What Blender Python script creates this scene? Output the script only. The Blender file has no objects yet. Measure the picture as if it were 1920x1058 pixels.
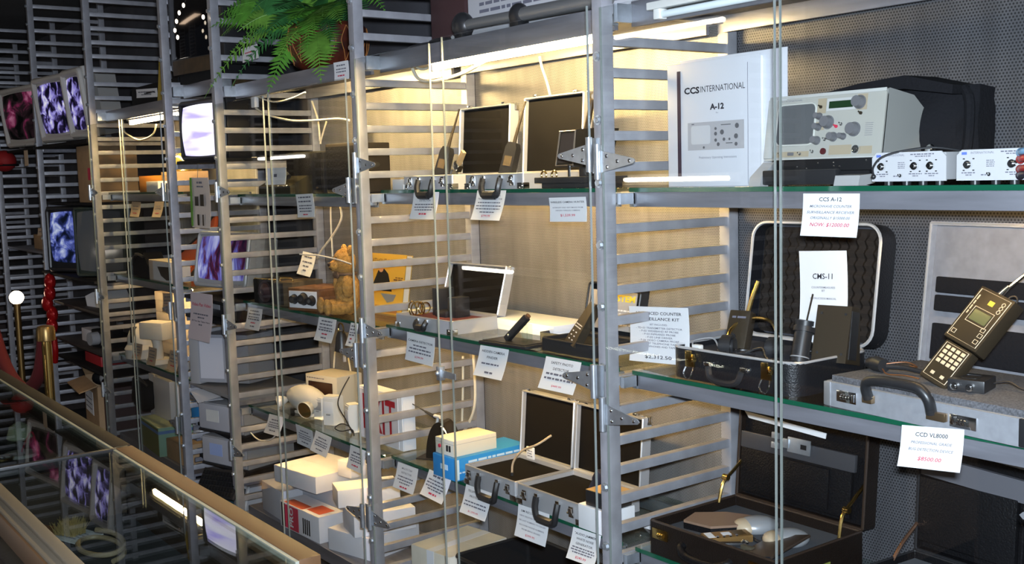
import bpy, math, random
from mathutils import Matrix, Vector
import bmesh
PI = math.pi
R = math.radians
SC = bpy.context.scene
COL = SC.collection

# ------------------------------------------------------------------ camera
FPX = 2036.0                                   # focal length in pixels of the 1920 px wide frame
YAW, PITCH, ROLL = -0.9337, -0.0996, -0.0280
EYE = Vector((1.984, -1.792, 1.60))
_fw = Vector((math.sin(YAW)*math.cos(PITCH), math.cos(YAW)*math.cos(PITCH), math.sin(PITCH)))
_r = _fw.cross(Vector((0, 0, 1))).normalized(); _u = _r.cross(_fw)
RT = math.cos(ROLL)*_r + math.sin(ROLL)*_u
UP = -math.sin(ROLL)*_r + math.cos(ROLL)*_u
FW = _fw
cd = bpy.data.cameras.new('camera'); cam = bpy.data.objects.new('camera', cd); COL.objects.link(cam)
cd.sensor_width = 36; cd.lens = FPX/1920*36; cd.clip_start = 0.02; cd.clip_end = 60
mw = Matrix.Identity(4)
for i, a in enumerate((RT, UP, -FW)):
    mw[0][i], mw[1][i], mw[2][i] = a
mw.translation = EYE
cam.matrix_world = mw
SC.camera = cam

# ------------------------------------------------------------------ world, exposure, room lights
wd = bpy.data.worlds.new('world'); SC.world = wd; wd.use_nodes = True
bg = wd.node_tree.nodes['Background']; bg.inputs[0].default_value = (0.55, 0.62, 0.8, 1); bg.inputs[1].default_value = 0.025
SC.view_settings.view_transform = 'Standard'; SC.view_settings.look = 'None'
SC.view_settings.exposure = 0.0; SC.view_settings.gamma = 1.0
try: SC.view_settings.use_curve_mapping = False
except Exception: pass
SC.cycles.use_denoising = True
SC.cycles.max_bounces = 6; SC.cycles.diffuse_bounces = 3; SC.cycles.glossy_bounces = 3
SC.cycles.transparent_max_bounces = 16; SC.cycles.transmission_bounces = 4
SC.cycles.caustics_reflective = False; SC.cycles.caustics_refractive = False
SC.cycles.sample_clamp_indirect = 4.0

FLASH_W, TUBE_S = 150.0, 420.0
ld = bpy.data.lights.new('camera_flash', 'AREA'); ld.shape = 'RECTANGLE'; ld.size = 0.09; ld.size_y = 0.05
ld.energy = FLASH_W; ld.color = (0.76, 0.86, 1.0)
lo = bpy.data.objects.new('camera_flash', ld); COL.objects.link(lo)
lm = mw.copy(); lm.translation = EYE + UP*0.07 + RT*0.03 + FW*0.02
lo.matrix_world = lm
# the shop's dim ceiling lamps over the aisle
for i, (x, y, e, c) in enumerate([(-5.2, -1.6, 4, (1, .72, .5)), (0.4, -2.4, 6, (1, .86, .7))]):
    l2 = bpy.data.lights.new('ceiling_lamp_light', 'AREA'); l2.shape = 'RECTANGLE'; l2.size = 1.1; l2.size_y = 0.3
    l2.energy = e; l2.color = c
    o2 = bpy.data.objects.new('ceiling_lamp_light', l2); COL.objects.link(o2); o2.location = (x, y, 2.68)

# ------------------------------------------------------------------ pixel -> point on a plane of the place
def ray(x, y): return FW + (x-960)/FPX*RT - (y-529)/FPX*UP
def at_y(x, y, Y): d = ray(x, y); return EYE + d*((Y-EYE.y)/d.y)
def at_x(x, y, X): d = ray(x, y); return EYE + d*((X-EYE.x)/d.x)
def at_z(x, y, Z): d = ray(x, y); return EYE + d*((Z-EYE.z)/d.z)

# ------------------------------------------------------------------ materials
MATS = {}
def mat(key, col, rough=0.5, metal=0.0, noise=0.0, nscale=30.0, stretch=None, bump=0.0, bscale=80.0, emit=None, es=0.0, spec=0.5, coat=0.0, col2=None, ndetail=4.0):
    if key in MATS: return MATS[key]
    m = bpy.data.materials.new(key); m.use_nodes = True; nt = m.node_tree; b = nt.nodes['Principled BSDF']
    b.inputs['Base Color'].default_value = (*col, 1); b.inputs['Roughness'].default_value = rough; b.inputs['Metallic'].default_value = metal
    b.inputs['Specular IOR Level'].default_value = spec
    if coat: b.inputs['Coat Weight'].default_value = coat; b.inputs['Coat Roughness'].default_value = 0.1
    if emit: b.inputs['Emission Color'].default_value = (*emit, 1); b.inputs['Emission Strength'].default_value = es
    if noise or bump:
        tc = nt.nodes.new('ShaderNodeTexCoord'); mp = nt.nodes.new('ShaderNodeMapping')
        nt.links.new(tc.outputs['Object'], mp.inputs[0])
        if stretch: mp.inputs['Scale'].default_value = stretch
    if noise:
        n = nt.nodes.new('ShaderNodeTexNoise'); n.inputs['Scale'].default_value = nscale; n.inputs['Detail'].default_value = ndetail
        nt.links.new(mp.outputs[0], n.inputs[0])
        r = nt.nodes.new('ShaderNodeValToRGB'); r.color_ramp.elements[0].position = 0.3; r.color_ramp.elements[1].position = 0.7
        c2 = col2 or tuple(max(0, c*(1-noise)) for c in col)
        c1 = col if col2 else tuple(min(1, c*(1+noise*0.6)) for c in col)
        r.color_ramp.elements[0].color = (*c2, 1); r.color_ramp.elements[1].color = (*c1, 1)
        nt.links.new(n.outputs[0], r.inputs[0]); nt.links.new(r.outputs[0], b.inputs['Base Color'])
    if bump:
        n2 = nt.nodes.new('ShaderNodeTexNoise'); n2.inputs['Scale'].default_value = bscale; n2.inputs['Detail'].default_value = 3
        nt.links.new(mp.outputs[0], n2.inputs[0])
        bp = nt.nodes.new('ShaderNodeBump'); bp.inputs['Strength'].default_value = bump; bp.inputs['Distance'].default_value = 0.004
        nt.links.new(n2.outputs[0], bp.inputs['Height']); nt.links.new(bp.outputs[0], b.inputs['Normal'])
    MATS[key] = m; return m

def glass(key, tint=(1, 1, 1), refl=1.0, rough=0.0, dust=0.0):
    """thin pane: see-through, with a Fresnel reflection and a trace of dust"""
    if key in MATS: return MATS[key]
    m = bpy.data.materials.new(key); m.use_nodes = True; nt = m.node_tree; nt.nodes.clear()
    out = nt.nodes.new('ShaderNodeOutputMaterial'); mx = nt.nodes.new('ShaderNodeMixShader')
    tr = nt.nodes.new('ShaderNodeBsdfTransparent'); tr.inputs[0].default_value = (*tint, 1)
    gl = nt.nodes.new('ShaderNodeBsdfGlossy'); gl.inputs['Roughness'].default_value = rough
    ge = nt.nodes.new('ShaderNodeNewGeometry'); dt = nt.nodes.new('ShaderNodeVectorMath'); dt.operation = 'DOT_PRODUCT'
    nt.links.new(ge.outputs['Normal'], dt.inputs[0]); nt.links.new(ge.outputs['Incoming'], dt.inputs[1])
    def mth(op, a, bb, cl=False):
        n = nt.nodes.new('ShaderNodeMath'); n.operation = op; n.use_clamp = cl
        for i, v in enumerate((a, bb)):
            if isinstance(v, (int, float)): n.inputs[i].default_value = v
            elif v is not None: nt.links.new(v, n.inputs[i])
        return n.outputs[0]
    k = mth('POWER', mth('SUBTRACT', 1.0, mth('ABSOLUTE', dt.outputs['Value'], None), True), 5.0)
    k = mth('MULTIPLY', mth('ADD', mth('MULTIPLY', k, 0.96), 0.04), refl)      # Schlick
    nt.links.new(k, mx.inputs[0])
    nt.links.new(gl.outputs[0], mx.inputs[2])
    last = tr
    if dust:
        df = nt.nodes.new('ShaderNodeBsdfDiffuse'); df.inputs[0].default_value = (.7, .72, .72, 1)
        m2 = nt.nodes.new('ShaderNodeMixShader'); m2.inputs[0].default_value = dust
        nt.links.new(tr.outputs[0], m2.inputs[1]); nt.links.new(df.outputs[0], m2.inputs[2]); last = m2
    nt.links.new(last.outputs[0], mx.inputs[1]); nt.links.new(mx.outputs[0], out.inputs[0])
    MATS[key] = m; return m

def emitter(key, col, s):
    if key in MATS: return MATS[key]
    m = bpy.data.materials.new(key); m.use_nodes = True; nt = m.node_tree; nt.nodes.clear()
    out = nt.nodes.new('ShaderNodeOutputMaterial'); e = nt.nodes.new('ShaderNodeEmission')
    e.inputs[0].default_value = (*col, 1); e.inputs[1].default_value = s
    nt.links.new(e.outputs[0], out.inputs[0]); MATS[key] = m; return m

def screen_mat(key, cols, scale, s, stretch=(1, 1, 1), detail=5.0, pos=(0.35, 0.5, 0.65)):
    """a lit picture tube: blotchy picture in the given colours"""
    if key in MATS: return MATS[key]
    m = bpy.data.materials.new(key); m.use_nodes = True; nt = m.node_tree; nt.nodes.clear()
    out = nt.nodes.new('ShaderNodeOutputMaterial'); e = nt.nodes.new('ShaderNodeEmission'); e.inputs[1].default_value = s
    tc = nt.nodes.new('ShaderNodeTexCoord'); mp = nt.nodes.new('ShaderNodeMapping'); mp.inputs['Scale'].default_value = stretch
    n = nt.nodes.new('ShaderNodeTexNoise'); n.inputs['Scale'].default_value = scale; n.inputs['Detail'].default_value = detail; n.inputs['Distortion'].default_value = 0.6
    r = nt.nodes.new('ShaderNodeValToRGB'); el = r.color_ramp.elements
    while len(el) < len(cols): el.new(0.5)
    for i, c in enumerate(cols): el[i].position = pos[i]; el[i].color = (*c, 1)
    gl = nt.nodes.new('ShaderNodeBsdfGlossy'); gl.inputs['Roughness'].default_value = .1; gl.inputs[0].default_value = (.04, .04, .04, 1)
    ad = nt.nodes.new('ShaderNodeAddShader')
    nt.links.new(tc.outputs['Object'], mp.inputs[0]); nt.links.new(mp.outputs[0], n.inputs[0]); nt.links.new(n.outputs[0], r.inputs[0])
    nt.links.new(r.outputs[0], e.inputs[0]); nt.links.new(e.outputs[0], ad.inputs[0]); nt.links.new(gl.outputs[0], ad.inputs[1]); nt.links.new(ad.outputs[0], out.inputs[0])
    MATS[key] = m; return m

def perf_mat(key, col, hole, pitch, rough=0.4, metal=0.7):
    """sheet metal punched with staggered round holes (plane X-Z)"""
    if key in MATS: return MATS[key]
    m = mat(key, col, rough, metal); nt = m.node_tree; b = nt.nodes['Principled BSDF']
    tc = nt.nodes.new('ShaderNodeTexCoord'); sp = nt.nodes.new('ShaderNodeSeparateXYZ'); nt.links.new(tc.outputs['Object'], sp.inputs[0])
    def mth(op, a, bb=None, c=None):
        n = nt.nodes.new('ShaderNodeMath'); n.operation = op
        for i, v in enumerate((a, bb, c)):
            if v is None: continue
            if isinstance(v, (int, float)): n.inputs[i].default_value = v
            else: nt.links.new(v, n.inputs[i])
        return n.outputs[0]
    x = mth('DIVIDE', sp.outputs[0], pitch); z = mth('DIVIDE', sp.outputs[2], pitch*0.866)
    row = mth('FLOOR', z); odd = mth('MULTIPLY', mth('FLOORED_MODULO', row, 2.0), 0.5)
    fx = mth('SUBTRACT', mth('FRACT', mth('ADD', x, odd)), 0.5); fz = mth('MULTIPLY', mth('SUBTRACT', mth('FRACT', z), 0.5), 0.866)
    d = mth('SQRT', mth('ADD', mth('MULTIPLY', fx, fx), mth('MULTIPLY', fz, fz)))
    s = mth('SMOOTH_MIN', mth('MAXIMUM', mth('MULTIPLY', mth('SUBTRACT', 0.36, d), 8.0), 0.0), 1.0, 0.1)
    nz = nt.nodes.new('ShaderNodeTexNoise'); nz.inputs['Scale'].default_value = 6; nz.inputs['Detail'].default_value = 6
    mp = nt.nodes.new('ShaderNodeMapping'); mp.inputs['Scale'].default_value = (3, 1, .6)
    nt.links.new(tc.outputs['Object'], mp.inputs[0]); nt.links.new(mp.outputs[0], nz.inputs[0])
    rp = nt.nodes.new('ShaderNodeValToRGB'); rp.color_ramp.elements[0].position = .3; rp.color_ramp.elements[1].position = .7
    rp.color_ramp.elements[0].color = (*[c*.78 for c in col], 1); rp.color_ramp.elements[1].color = (*[min(1, c*1.15) for c in col], 1)
    nt.links.new(nz.outputs[0], rp.inputs[0])
    mx = nt.nodes.new('ShaderNodeMix'); mx.data_type = 'RGBA'
    nt.links.new(s, mx.inputs[0]); nt.links.new(rp.outputs[0], mx.inputs[6]); mx.inputs[7].default_value = (*hole, 1)
    nt.links.new(mx.outputs[2], b.inputs['Base Color'])
    return m

STEEL = mat('painted_steel', (.36, .36, .39), .42, .3, noise=.18, nscale=18)
STEEL_D = mat('dull_rail_steel', (.22, .22, .25), .38, .35, noise=.25, nscale=9, stretch=(.4, 4, 4))
ZINC = mat('zinc_plate', (.62, .66, .70), .32, .85, noise=.15, nscale=40)
CHROME = mat('chrome', (.82, .82, .82), .12, 1.0)
BRASS = mat('brass', (.62, .42, .14), .22, 1.0)
ALU = mat('aluminium_trim', (.66, .66, .68), .35, .8)
ALUSKIN = mat('aluminium_case_skin', (.42, .43, .47), .38, .45, noise=.1, nscale=60)
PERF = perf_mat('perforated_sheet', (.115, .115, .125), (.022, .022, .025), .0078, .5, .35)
PERF_LIT = perf_mat('lit_perforated_sheet', (.30, .29, .28), (.05, .045, .045), .0052, .5, .35)  # same punched sheet, with the tube light put into a lighter colour
BLACKP = mat('black_plastic', (.018, .018, .02), .38)
BLACKM = mat('black_matte', (.008, .008, .009), .75, spec=.2)
LEATHER = mat('black_leather', (.005, .005, .006), .45, spec=.2, bump=.5, bscale=220)
FABRIC = mat('black_fabric', (.009, .009, .011), .9, spec=.12, bump=.6, bscale=140)
WHITE = mat('white_card', (.80, .80, .82), .6)
WHITEP = mat('white_plastic', (.78, .77, .74), .4)
CREAM = mat('cream_card', (.74, .68, .56), .65, noise=.08, nscale=20)
PAPER = mat('paper', (.74, .74, .76), .7)
INK = mat('ink', (.012, .012, .02), .8)
INKG = mat('grey_ink', (.13, .13, .17), .8)
REDINK = mat('red_ink', (.55, .03, .07), .8)
GREYP = mat('grey_plastic', (.30, .30, .31), .5)
GREYL = mat('light_grey_enamel', (.60, .59, .55), .45)
DGREY = mat('dark_grey_foam', (.055, .055, .064), .95, spec=.1, bump=.5, bscale=160)
BROWNDEV = mat('brown_black_case', (.030, .022, .013), .45, spec=.3)
CARDB = mat('cardboard', (.36, .23, .12), .8, noise=.15, nscale=15)
WOODD = mat('dark_brown_wood', (.17, .075, .03), .4, noise=.35, nscale=6, stretch=(1, 8, 8))
GLASS = glass('door_glass', (.97, .98, .975), 0.9, dust=0)
GLASSE = mat('glass_cut_edge', (.20, .225, .21), .25, 0, spec=.8)
SHELFG = glass('shelf_glass', (.92, .965, .945), 1.0)
SHELFE = mat('green_glass_edge', (.006, .085, .045), .15, 0, spec=.9, emit=None)
TUBE = emitter('lit_warm_tube', (1.0, .70, .30), TUBE_S)
UTUBE = emitter('lit_strip_tube', (1.0, .64, .25), 120.0)
UTUBE2 = emitter('dim_strip_tube', (1.0, .64, .26), 70.0)

# ------------------------------------------------------------------ mesh builder
class MB:
    def __init__(s): s.v = []; s.f = []; s.m = []; s.T = Matrix.Identity(4); s.mi = 0
    def _add(s, vs, fs):
        b = len(s.v)
        for p in vs:
            q = s.T @ Vector(p); s.v.append((q.x, q.y, q.z))
        for f in fs: s.f.append(tuple(b+i for i in f)); s.m.append(s.mi)
        return s
    def box(s, x0, x1, y0, y1, z0, z1, r=0.0):
        if r <= 0:
            vs = [(x, y, z) for x in (x0, x1) for y in (y0, y1) for z in (z0, z1)]
            return s._add(vs, [(0, 1, 3, 2), (4, 6, 7, 5), (0, 4, 5, 1), (2, 3, 7, 6), (0, 2, 6, 4), (1, 5, 7, 3)])
        bm = bmesh.new()
        vv = [bm.verts.new((x, y, z)) for x in (x0, x1) for y in (y0, y1) for z in (z0, z1)]
        for f in [(0, 1, 3, 2), (4, 6, 7, 5), (0, 4, 5, 1), (2, 3, 7, 6), (0, 2, 6, 4), (1, 5, 7, 3)]: bm.faces.new([vv[i] for i in f])
        bmesh.ops.bevel(bm, geom=bm.edges[:], offset=r, segments=2, affect='EDGES', profile=.6)
        bm.verts.index_update()
        s._add([v.co for v in bm.verts], [[v.index for v in f.verts] for f in bm.faces]); bm.free(); return s
    def cyl(s, p, q, r, r2=None, n=16, caps=True):
        p, q = Vector(p), Vector(q); r2 = r if r2 is None else r2
        a = (q-p).normalized(); t = a.orthogonal().normalized(); u = a.cross(t)
        vs = [p+(t*math.cos(2*PI*i/n)+u*math.sin(2*PI*i/n))*r for i in range(n)]+[q+(t*math.cos(2*PI*i/n)+u*math.sin(2*PI*i/n))*r2 for i in range(n)]
        fs = [(i, (i+1) % n, n+(i+1) % n, n+i) for i in range(n)]
        if caps: fs += [tuple(range(n-1, -1, -1)), tuple(range(n, 2*n))]
        return s._add(vs, fs)
    def tube(s, pts, r, n=8, smooth=4, closed=False, taper=None):
        P = [Vector(p) for p in pts]
        if smooth and len(P) > 2:
            Q = []; L = len(P)
            for i in range(L if closed else L-1):
                a = P[(i-1) % L] if closed or i > 0 else P[i]; b = P[i]; c = P[(i+1) % L]; d = P[(i+2) % L] if closed or i+2 < L else c
                for k in range(smooth):
                    t = k/smooth
                    Q.append(.5*((2*b)+(c-a)*t+(2*a-5*b+4*c-d)*t*t+(3*b-a-3*c+d)*t**3))
            if not closed: Q.append(P[-1])
            P = Q
        L = len(P); vs = []; nrm = None
        for i in range(L):
            a = P[(i-1) % L] if closed or i > 0 else P[i]; c = P[(i+1) % L] if closed or i < L-1 else P[i]
            t = (c-a); t = t.normalized() if t.length > 1e-9 else Vector((0, 0, 1))
            if nrm is None: nrm = t.orthogonal().normalized()
            nrm = (nrm-t*nrm.dot(t)); nrm = nrm.normalized() if nrm.length > 1e-6 else t.orthogonal().normalized()
            u = t.cross(nrm); rr = r if taper is None else r*(1-(1-taper)*i/(L-1))
            vs += [P[i]+(nrm*math.cos(2*PI*j/n)+u*math.sin(2*PI*j/n))*rr for j in range(n)]
        fs = []
        for i in range(L if closed else L-1):
            k = (i+1) % L
            fs += [(i*n+j, i*n+(j+1) % n, k*n+(j+1) % n, k*n+j) for j in range(n)]
        if not closed: fs += [tuple(range(n-1, -1, -1)), tuple(range((L-1)*n, L*n))]
        return s._add(vs, fs)
    def prism(s, poly, d0, d1, ax='z'):
        """extrude a 2-D outline along an axis: ax z -> (x,y), y -> (x,z), x -> (y,z)"""
        n = len(poly)
        def P(a, b, d): return (a, b, d) if ax == 'z' else ((a, d, b) if ax == 'y' else (d, a, b))
        vs = [P(a, b, d0) for a, b in poly]+[P(a, b, d1) for a, b in poly]
        fs = [(i, (i+1) % n, n+(i+1) % n, n+i) for i in range(n)]+[tuple(range(n-1, -1, -1)), tuple(range(n, 2*n))]
        return s._add(vs, fs)
    def lathe(s, prof, n=24, c=(0, 0, 0)):
        c = Vector(c); vs = []; L = len(prof)
        for r, z in prof: vs += [c+Vector((r*math.cos(2*PI*j/n), r*math.sin(2*PI*j/n), z)) for j in range(n)]
        fs = [(i*n+j, i*n+(j+1) % n, (i+1)*n+(j+1) % n, (i+1)*n+j) for i in range(L-1) for j in range(n)]
        fs += [tuple(range(n-1, -1, -1)), tuple(range((L-1)*n, L*n))]
        return s._add(vs, fs)
    def ball(s, c, r, n=16, m=10):
        if isinstance(r, (int, float)): r = (r, r, r)
        vs = []; fs = []
        for i in range(1, m):
            a = PI*i/m
            vs += [(c[0]+r[0]*math.sin(a)*math.cos(2*PI*j/n), c[1]+r[1]*math.sin(a)*math.sin(2*PI*j/n), c[2]+r[2]*math.cos(a)) for j in range(n)]
        t = len(vs); vs += [(c[0], c[1], c[2]+r[2]), (c[0], c[1], c[2]-r[2])]
        for i in range(m-2): fs += [(i*n+j, (i+1)*n+j, (i+1)*n+(j+1) % n, i*n+(j+1) % n) for j in range(n)]
        fs += [(t, j, (j+1) % n) for j in range(n)]+[(t+1, (m-2)*n+(j+1) % n, (m-2)*n+j) for j in range(n)]
        return s._add(vs, fs)
    def quad(s, a, b, c, d): return s._add([a, b, c, d], [(0, 1, 2, 3)])
    def torus(s, c, R0, r, ax='z', n=24, m=8, a0=0, a1=2*PI):
        full = abs(a1-a0-2*PI) < 1e-6; pts = []
        k = n if full else n+1
        for i in range(k):
            a = a0+(a1-a0)*i/n; x, y = R0*math.cos(a), R0*math.sin(a)
            pts.append((c[0]+x, c[1]+y, c[2]) if ax == 'z' else ((c[0]+x, c[1], c[2]+y) if ax == 'y' else (c[0], c[1]+x, c[2]+y)))
        return s.tube(pts, r, m, 0, full)
    def mesh(s, name, mats):
        me = bpy.data.meshes.new(name); me.from_pydata(s.v, [], s.f)
        for m in (mats if isinstance(mats, (list, tuple)) else [mats]): me.materials.append(m)
        for p, i in zip(me.polygons, s.m): p.material_index = i
        bm = bmesh.new(); bm.from_mesh(me); bmesh.ops.recalc_face_normals(bm, faces=bm.faces[:]); bm.to_mesh(me); bm.free()
        me.shade_smooth(); me.set_sharp_from_angle(angle=R(38)); me.update(); return me
    def build(s, name, mats, parent=None, loc=None, rot=None):
        o = bpy.data.objects.new(name, s.mesh(name, mats)); COL.objects.link(o)
        if parent is not None: o.parent = parent
        if loc is not None: o.location = loc
        if rot is not None: o.rotation_euler = rot
        return o

def tag(o, label=None, cat=None, group=None, kind=None):
    if label: o['label'] = label
    if cat: o['category'] = cat
    if group: o['group'] = group
    if kind: o['kind'] = kind
    return o
def thing(name, label, cat, loc=(0, 0, 0), rz=0.0, group=None):
    o = bpy.data.objects.new(name, None); COL.objects.link(o); o.empty_display_size = .05
    o.location = loc; o.rotation_euler = (0, 0, rz); return tag(o, label, cat, group)
def part(name, parent, mats, fn, loc=None, rot=None):
    b = MB(); fn(b); return b.build(name, mats, parent, loc, rot)
def single(name, label, cat, mats, fn, loc=(0, 0, 0), rz=0.0, group=None):
    b = MB(); fn(b); o = b.build(name, mats, None, loc, (0, 0, rz)); return tag(o, label, cat, group)
def dup(o, parent=None, **kw):
    c = o.copy(); COL.objects.link(c)
    if parent is not None: c.parent = parent
    for ch in list(o.children): dup(ch, c)
    for k, v in kw.items():
        if k == 'loc': c.location = v
        elif k == 'rz': c.rotation_euler = (0, 0, v)
        else: c[k] = v
    return c
def text_mesh(s, size, shear=0.0, align='CENTER', spacing=1.0, bold=0.0):
    cu = bpy.data.curves.new('lettering', 'FONT'); cu.body = s; cu.size = size; cu.shear = shear; cu.align_x = align; cu.align_y = 'CENTER'
    cu.space_character = spacing; cu.offset = bold; cu.resolution_u = 2
    o = bpy.data.objects.new('lettering', cu); COL.objects.link(o); bpy.context.view_layer.update()
    dg = bpy.context.evaluated_depsgraph_get(); me = bpy.data.meshes.new_from_object(o.evaluated_get(dg))
    vs = [tuple(v.co) for v in me.vertices]; fs = [tuple(p.vertices) for p in me.polygons]
    bpy.data.objects.remove(o); bpy.data.curves.remove(cu); bpy.data.meshes.remove(me)
    return vs, fs
def lettering(b, s, size, T, width=None, **kw):
    """add flat letters to a builder; T maps the text plane (x right, y up) into place"""
    vs, fs = text_mesh(s, size, **kw)
    if not vs: return
    k = 1.0
    if width:
        w = max(v[0] for v in vs)-min(v[0] for v in vs); k = width/w if w > 0 else 1
    old = b.T; b.T = old @ T
    b._add([(v[0]*k, v[1], 0) for v in vs], fs); b.T = old

# ------------------------------------------------------------------ the racks' layout
BAY = 1.22; PITCH_R = 0.0759; POST = 0.0365; RUNG = 0.0236; DEEP = 0.4035
DZ = {-1: 0, 0: 0, 1: 0, 2: -.022, 2.5: -.01, 3.5: .018, 4.5: 0, 5.5: 0, 6.5: 0}
def zi(i): return 1.9244-PITCH_R*i
S1, S2, S3 = 1.557, 1.102, 0.647               # tops of the three glass shelves
RAILY = 0.049
# ------------------------------------------------------------------ the room
def struct(name, fn, m): b = MB(); fn(b); return tag(b.build(name, m), kind='structure')
struct('floor', lambda b: b.box(-10.2, 4.2, -4.2, 1.2, -.05, 0), mat('floor_carpet', (.045, .04, .045), .95, noise=.4, nscale=60))
struct('ceiling', lambda b: b.box(-10.2, 4.2, -4.2, 1.2, 2.85, 2.9), mat('ceiling_paint', (.07, .07, .075), .9))
struct('wall_back', lambda b: b.box(-10.2, 4.2, .62, .70, 0, 2.85), mat('wall_paint', (.07, .07, .08), .85, noise=.3, nscale=3))
struct('wall_left', lambda b: b.box(-10.2, -10.1, -4.2, .62, 0, 2.85), mat('wall_paint_far', (.08, .06, .055), .85, noise=.3, nscale=3))

# ------------------------------------------------------------------ ladder racks
LAD = {}
WHERE = {-1: 'ladder upright closing the rightmost case', 0: 'grey steel ladder upright right of the silver case shelves, nearest full one',
         1: 'grey steel ladder upright between teddy bear bay and the silver cases', 2: 'grey steel ladder upright between the glowing television and the wooden radio',
         2.5: 'blue grey ladder upright left of the glowing white television', 3.5: 'grey ladder upright right of the pair of white picture tubes',
         4.5: 'grey ladder upright left of the white picture tube television', 5.5: 'dim ladder upright behind the red velvet rope', 6.5: 'dimmest ladder upright at the far end'}
IDX = range(-11, 25)
def ladder(k):
    x = -k*BAY; first = LAD.get(0)
    if first:
        o = dup(first, loc=(x, 0, DZ[k]), label=WHERE[k]); LAD[k] = o; return o
    t = thing('ladder_rack', WHERE[k], 'ladder rack', (x, 0, DZ[k]), 0, 'steel ladder racks of the display wall')
    part('front_post', t, STEEL, lambda b: b.box(-POST, 0, -POST, 0, .03, 2.83, .003))
    part('rear_post', t, STEEL, lambda b: b.box(-POST, 0, DEEP, DEEP+POST, .03, 2.83, .003))
    r0 = part('rung', t, STEEL, lambda b: b.box(-RUNG-.006, -.006, 0, DEEP, -RUNG, 0, .002), (0, 0, zi(IDX[0])))
    for i in list(IDX)[1:]: dup(r0, t, loc=(0, 0, zi(i)))
    b0 = part('bolt', t, ZINC, lambda b: (b.cyl((0, -.003, 0), (0, 0, 0), .012, n=14), b.cyl((0, -.009, 0), (0, -.003, 0), .0085, .0075, n=6)), (-POST/2, -POST, zi(IDX[0])-.012))
    for i in list(IDX)[2::2]: dup(b0, t, loc=(-POST/2, -POST, zi(i)-.012+.038))
    LAD[k] = t; return t
for k in (0, 1, 2, 2.5, 3.5, 4.5, 5.5, 6.5, -1): ladder(k)

# ------------------------------------------------------------------ back panels of the lit cases
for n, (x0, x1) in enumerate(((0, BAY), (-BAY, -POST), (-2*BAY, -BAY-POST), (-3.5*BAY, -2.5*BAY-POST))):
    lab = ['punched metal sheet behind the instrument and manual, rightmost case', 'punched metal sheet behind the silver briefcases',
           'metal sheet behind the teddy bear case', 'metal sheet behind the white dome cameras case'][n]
    single('back_panel', lab, 'panel', PERF if n == 0 else PERF_LIT, lambda b: b.box(0, x1-x0, 0, .003, 0, 2.0), (x0, DEEP+POST+.001, .05), group='punched metal back sheets')

# ------------------------------------------------------------------ rails and shelves
def rail_set(bay, x0, x1, z, lab, lip=True):
    """front and rear flat bars that carry a glass shelf, with their end brackets"""
    t = thing('shelf_rail', 'flat steel bar frame under ' + lab, 'shelf rail', (0, 0, 0), 0, 'flat steel bars under the glass shelves')
    h = .036
    part('front_bar', t, STEEL_D, lambda b: b.box(x0+.012, x1-.012, RAILY, RAILY+.012, z-h, z, .001))
    part('rear_bar', t, STEEL_D, lambda b: b.box(x0+.012, x1-.012, DEEP-.03, DEEP-.018, z-h, z, .001))
    for xx in (x0, x1-.014): part('end_bracket', t, ZINC, lambda b: (b.box(xx, xx+.014, .002, RAILY, z-h*.8, z-.002), b.box(xx, xx+.014, RAILY-.004, RAILY+.002, z-h, z)))
    return t
def glass_shelf(x0, x1, z, lab):
    t = thing('glass_shelf', lab, 'glass shelf', (0, 0, 0), 0, 'green edged glass shelves')
    part('pane', t, SHELFG, lambda b: b.box(x0+.006, x1-.006, .040, DEEP-.004, z-.0105, z))
    part('front_edge', t, SHELFE, lambda b: b.box(x0+.006, x1-.006, .0375, .040, z-.0105, z-.0004))
    return t
BAYS = {'instrument': (0, BAY-POST), 'silver case': (-BAY, -POST), 'teddy bear': (-2*BAY, -BAY-POST), 'dome camera': (-3.5*BAY, -2.5*BAY-POST)}
for nm, (x0, x1) in BAYS.items():
    dz = {'teddy bear': -.012, 'dome camera': 0}.get(nm, 0)
    for z, wh in ((S1, 'upper'), (S2, 'middle'), (S3, 'lower')):
        rail_set(nm, x0, x1, z-.011+dz, 'the %s glass shelf of the %s bay' % (wh, nm))
        glass_shelf(x0, x1, z+dz, '%s green edged glass shelf in the %s bay' % (wh, nm))
# top boards with a deep front rail
TOPZ = 2.005
TOPM = mat('dark_top_board', (.06, .055, .055), .5, .3, noise=.3, nscale=10)
for nm, (x0, x1) in list(BAYS.items()) + [('white television', (-2.5*BAY, -2*BAY-POST))]:
    TZ = TOPZ+(.045 if nm == 'white television' else 0)
    t = thing('top_shelf', 'dark topped metal shelf closing the top of the %s bay' % nm, 'shelf', (0, 0, 0), 0, 'metal top shelves over the bays')
    part('board', t, TOPM, lambda b: b.box(x0+.004, x1-.004, RAILY+.01, DEEP, TZ-.012, TZ))
    part('front_bar', t, STEEL_D, lambda b: b.box(x0+.012, x1-.012, RAILY, RAILY+.012, TZ-.06, TZ+.001, .001))
    part('rear_bar', t, STEEL_D, lambda b: b.box(x0+.012, x1-.012, DEEP-.03, DEEP-.018, TZ-.055, TZ-.012, .001))
    for xx in (x0, x1-.014): part('end_bracket', t, ZINC, lambda b: b.box(xx, xx+.014, .002, RAILY+.002, TZ-.05, TZ-.006))

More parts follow.
